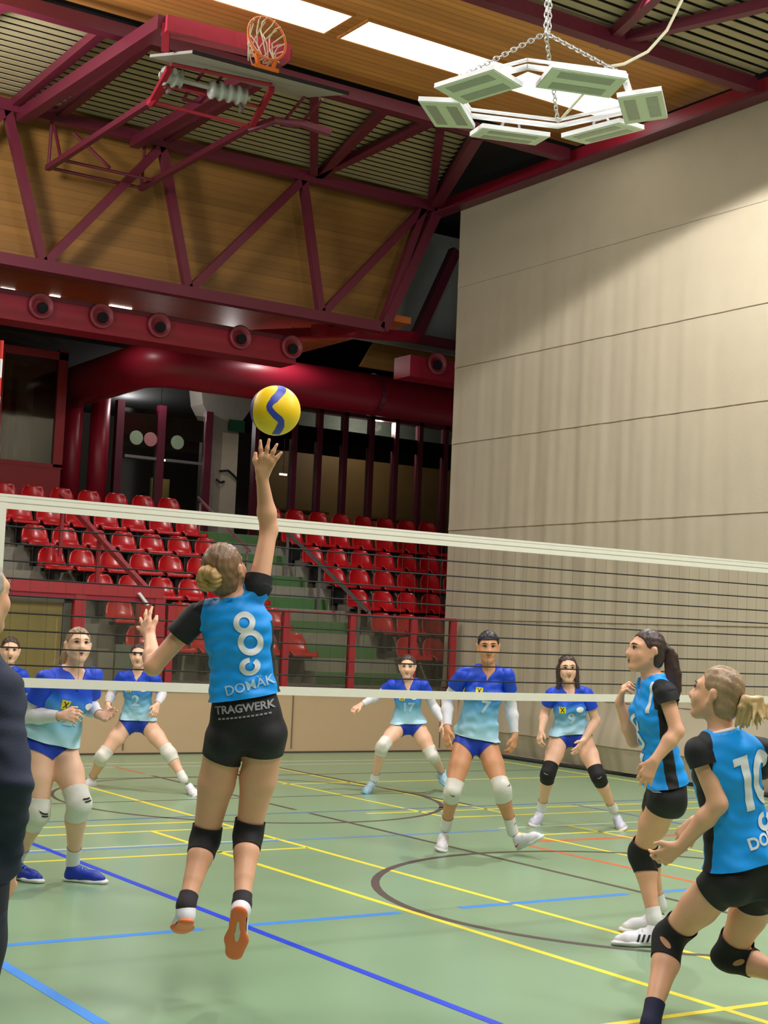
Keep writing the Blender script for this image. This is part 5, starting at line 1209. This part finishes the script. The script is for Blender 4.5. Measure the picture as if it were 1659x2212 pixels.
press('shorts_mark', shape_mesh([[(-.03, -.006), (.01, -.006), (.03, .006), (-.01, .006)], [(-.03, .010), (.01, .010), (.03, .022), (-.01, .022)]]), D['shorts'], D['p']['hipL'] + D['fp'] * .05 + D['up'] * .06, D['fp'], D['up'], -D['rp'], M_PRT, D['shorts'])
for s in 'L': press('shoulder_piping', shape_mesh([[(-.006, -.075), (.012, -.075), (.004, .075), (-.014, .075)]]), D['shirt'], D['p']['shL'] + D['rc'] * .045 + D['fc'] * .05 - D['up'] * .03, nrm(D['rc'] + D['fc'] * .6), D['up'], nrm(D['fc'] - D['rc'] * .6), M_PRT, D['shirt'], lift=.004)
# ---- number 27
D = build_person('p27', 'person with pale blond hair in the blue number 27 jersey, forearms out at the net', M_SKIN3, dict(kit='away', hair=H_AB, style='pony', brow=H_AB, tail=('fan', (0.01, -.115, -.01), [(.055, -.14, -.13), (.03, -.20, -.10)], H_BL), pad=M_PADW, armsleeve=1, sock=M_SOCKW, sock_h=.12, hem=.03, hem_tilt=.0, waist=.07, short=.13, flare=.45, sleeve=.62, vneck=.115, mouth=.006, bust=.07, fat=1.12, hs=.92, wrinkle=.006, seed=2, shoe=(M_SHB, M_SOLEW), curlR=.75, curlL=.35, padup=.085, paddn=.11, inf0=.028), .0065)
badge(D, .055, .20); crest(D, -.105, .19)
on_shirt(D, 'number_27', text_mesh('27', .13, .0045), -.045, .285, M_PRTG, False)
for s in 'RL': pad_mark(D, s, M_INK, .05, .02, shape_mesh([[(-.022, .008), (.018, .018), (.018, .010), (-.022, .0)], [(-.022, -.006), (.018, .004), (.018, -.004), (-.022, -.014)]]))
# ---- number 2
D = build_person('p2', 'person in the blue number 2 jersey crouching wide-legged far behind the net', M_SKIN3, dict(kit='away', hair=H_DK, style='back', pad=M_PADW, armsleeve=1, hem=.02, waist=.06, short=.12, flare=.5, sleeve=.5, vneck=.09, wrinkle=.005, seed=6, bust=.05, inf0=.02), .008)
on_shirt(D, 'number_2', text_mesh('2', .15, .005), 0, .285, M_PRTG, False); badge(D, .07, .17); crest(D, -.07, .17)
# ---- number 17
D = build_person('p17', 'person in the blue number 17 jersey crouching far back, white knee pads, pale blue shoe', M_SKIN3, dict(kit='away', hair=H_DK, style='back', pad=M_PADW, armsleeve=1, hem=.02, waist=.06, short=.12, flare=.5, sleeve=.5, vneck=.10, wrinkle=.005, seed=7, bust=.05, inf0=.02, shoe=(M_SHL, M_SOLEC), sock=M_SOCKW, tail=('bun', (.0, -.10, .05), H_DK)), .008)
on_shirt(D, 'number_17', text_mesh('17', .13, .005), 0, .27, M_PRTG, False); badge(D, .06, .165); crest(D, -.06, .165)
# ---- headband player
D = build_person('p7', 'person with dark slicked hair and headband walking mid-court, white arm sleeves and knee pads', M_SKIN2, dict(kit='away', hair=H_BK, style='back', headband=M_SOCKN, pad=M_PADW, armsleeve=1, sock=M_SOCKW, sock_h=.13, hem=.02, waist=.06, short=.12, flare=.5, sleeve=.5, vneck=.10, wrinkle=.005, seed=9, bust=.055, inf0=.022, fat=.97, shoe=(M_SHW, M_SOLEW), padup=.075), .0065)
badge(D, .045, .185); crest(D, -.10, .205)
on_shirt(D, 'number_7', text_mesh('7', .13, .0045), -.02, .30, M_PRTG, False)
for s in 'RL': pad_mark(D, s, M_INK, .035, .0)
p = D['p']; dS = nrm(p['anL'] - p['knL']); b_ = D['backL']; press('mark', swoosh(.9), D['sockL'], p['anL'] - dS * .08, np.cross(dS, b_), -dS, -b_, M_INK, D['sockL'])
sh = D['shoeL']; f = foot_dir(p, 'L'); u_ = nrm((p['anL'] - p['heL']) - f * ((p['anL'] - p['heL']) @ f)); sd = np.cross(f, u_)
press('pink_mark', shape_mesh([[(.05, .045), (.065, .03), (.10, .034), (.15, .055), (.10, .046), (.075, .05)]]), sh, p['heL'], f, u_, sd, M_PINKS, sh, lift=.002, fine=.008)
press('pink_mark', shape_mesh([[(.05, .045), (.065, .03), (.10, .034), (.15, .055), (.10, .046), (.075, .05)]]), sh, p['heL'], f, u_, -sd, M_PINKS, sh, lift=.002, fine=.008)
# ---- number 9
D = build_person('p9', 'person with long loose dark hair in the blue number 9 jersey, black knee pads', M_SKIN3, dict(kit='away', hair=H_DK, style='long', pad=M_PADB, sock=M_SOCKW, sock_h=.10, hem=.02, waist=.06, short=.12, flare=.5, sleeve=.55, vneck=.12, wrinkle=.005, seed=10, bust=.06, inf0=.022, shoe=(M_SHG, M_SOLEW), fat=.98), .007)
badge(D, .075, .185); crest(D, -.075, .19)
on_shirt(D, 'number_9', text_mesh('9', .14, .005), 0, .275, M_PRTG, False)
for s in 'RL': pad_mark(D, s, M_PRTS, .045, .0, shape_mesh([rect(-.018, -.003, .018, .003)]))
# ---- half-hidden player at the left edge
D = build_person('pP', 'person in a blue jersey half hidden at the left edge, face turned to the right', M_SKIN3, dict(kit='away', hair=H_DK, style='back', pad=M_PADW, armsleeve=1, hem=.02, waist=.06, short=.12, flare=.5, sleeve=.55, vneck=.09, wrinkle=.005, seed=12, bust=.05, inf0=.02, mouth=.005), .009)
# ---- man in a suit
D = build_person('man', 'person in a dark navy suit jacket standing close at the left edge, back to us', M_SKIN, dict(kit='suit', hair=H_GR, style='bald', fat=1.12, bust=0, shoe=(M_BLKS, M_BLKS), hs=1.05, curlR=.6, curlL=.6), .008)
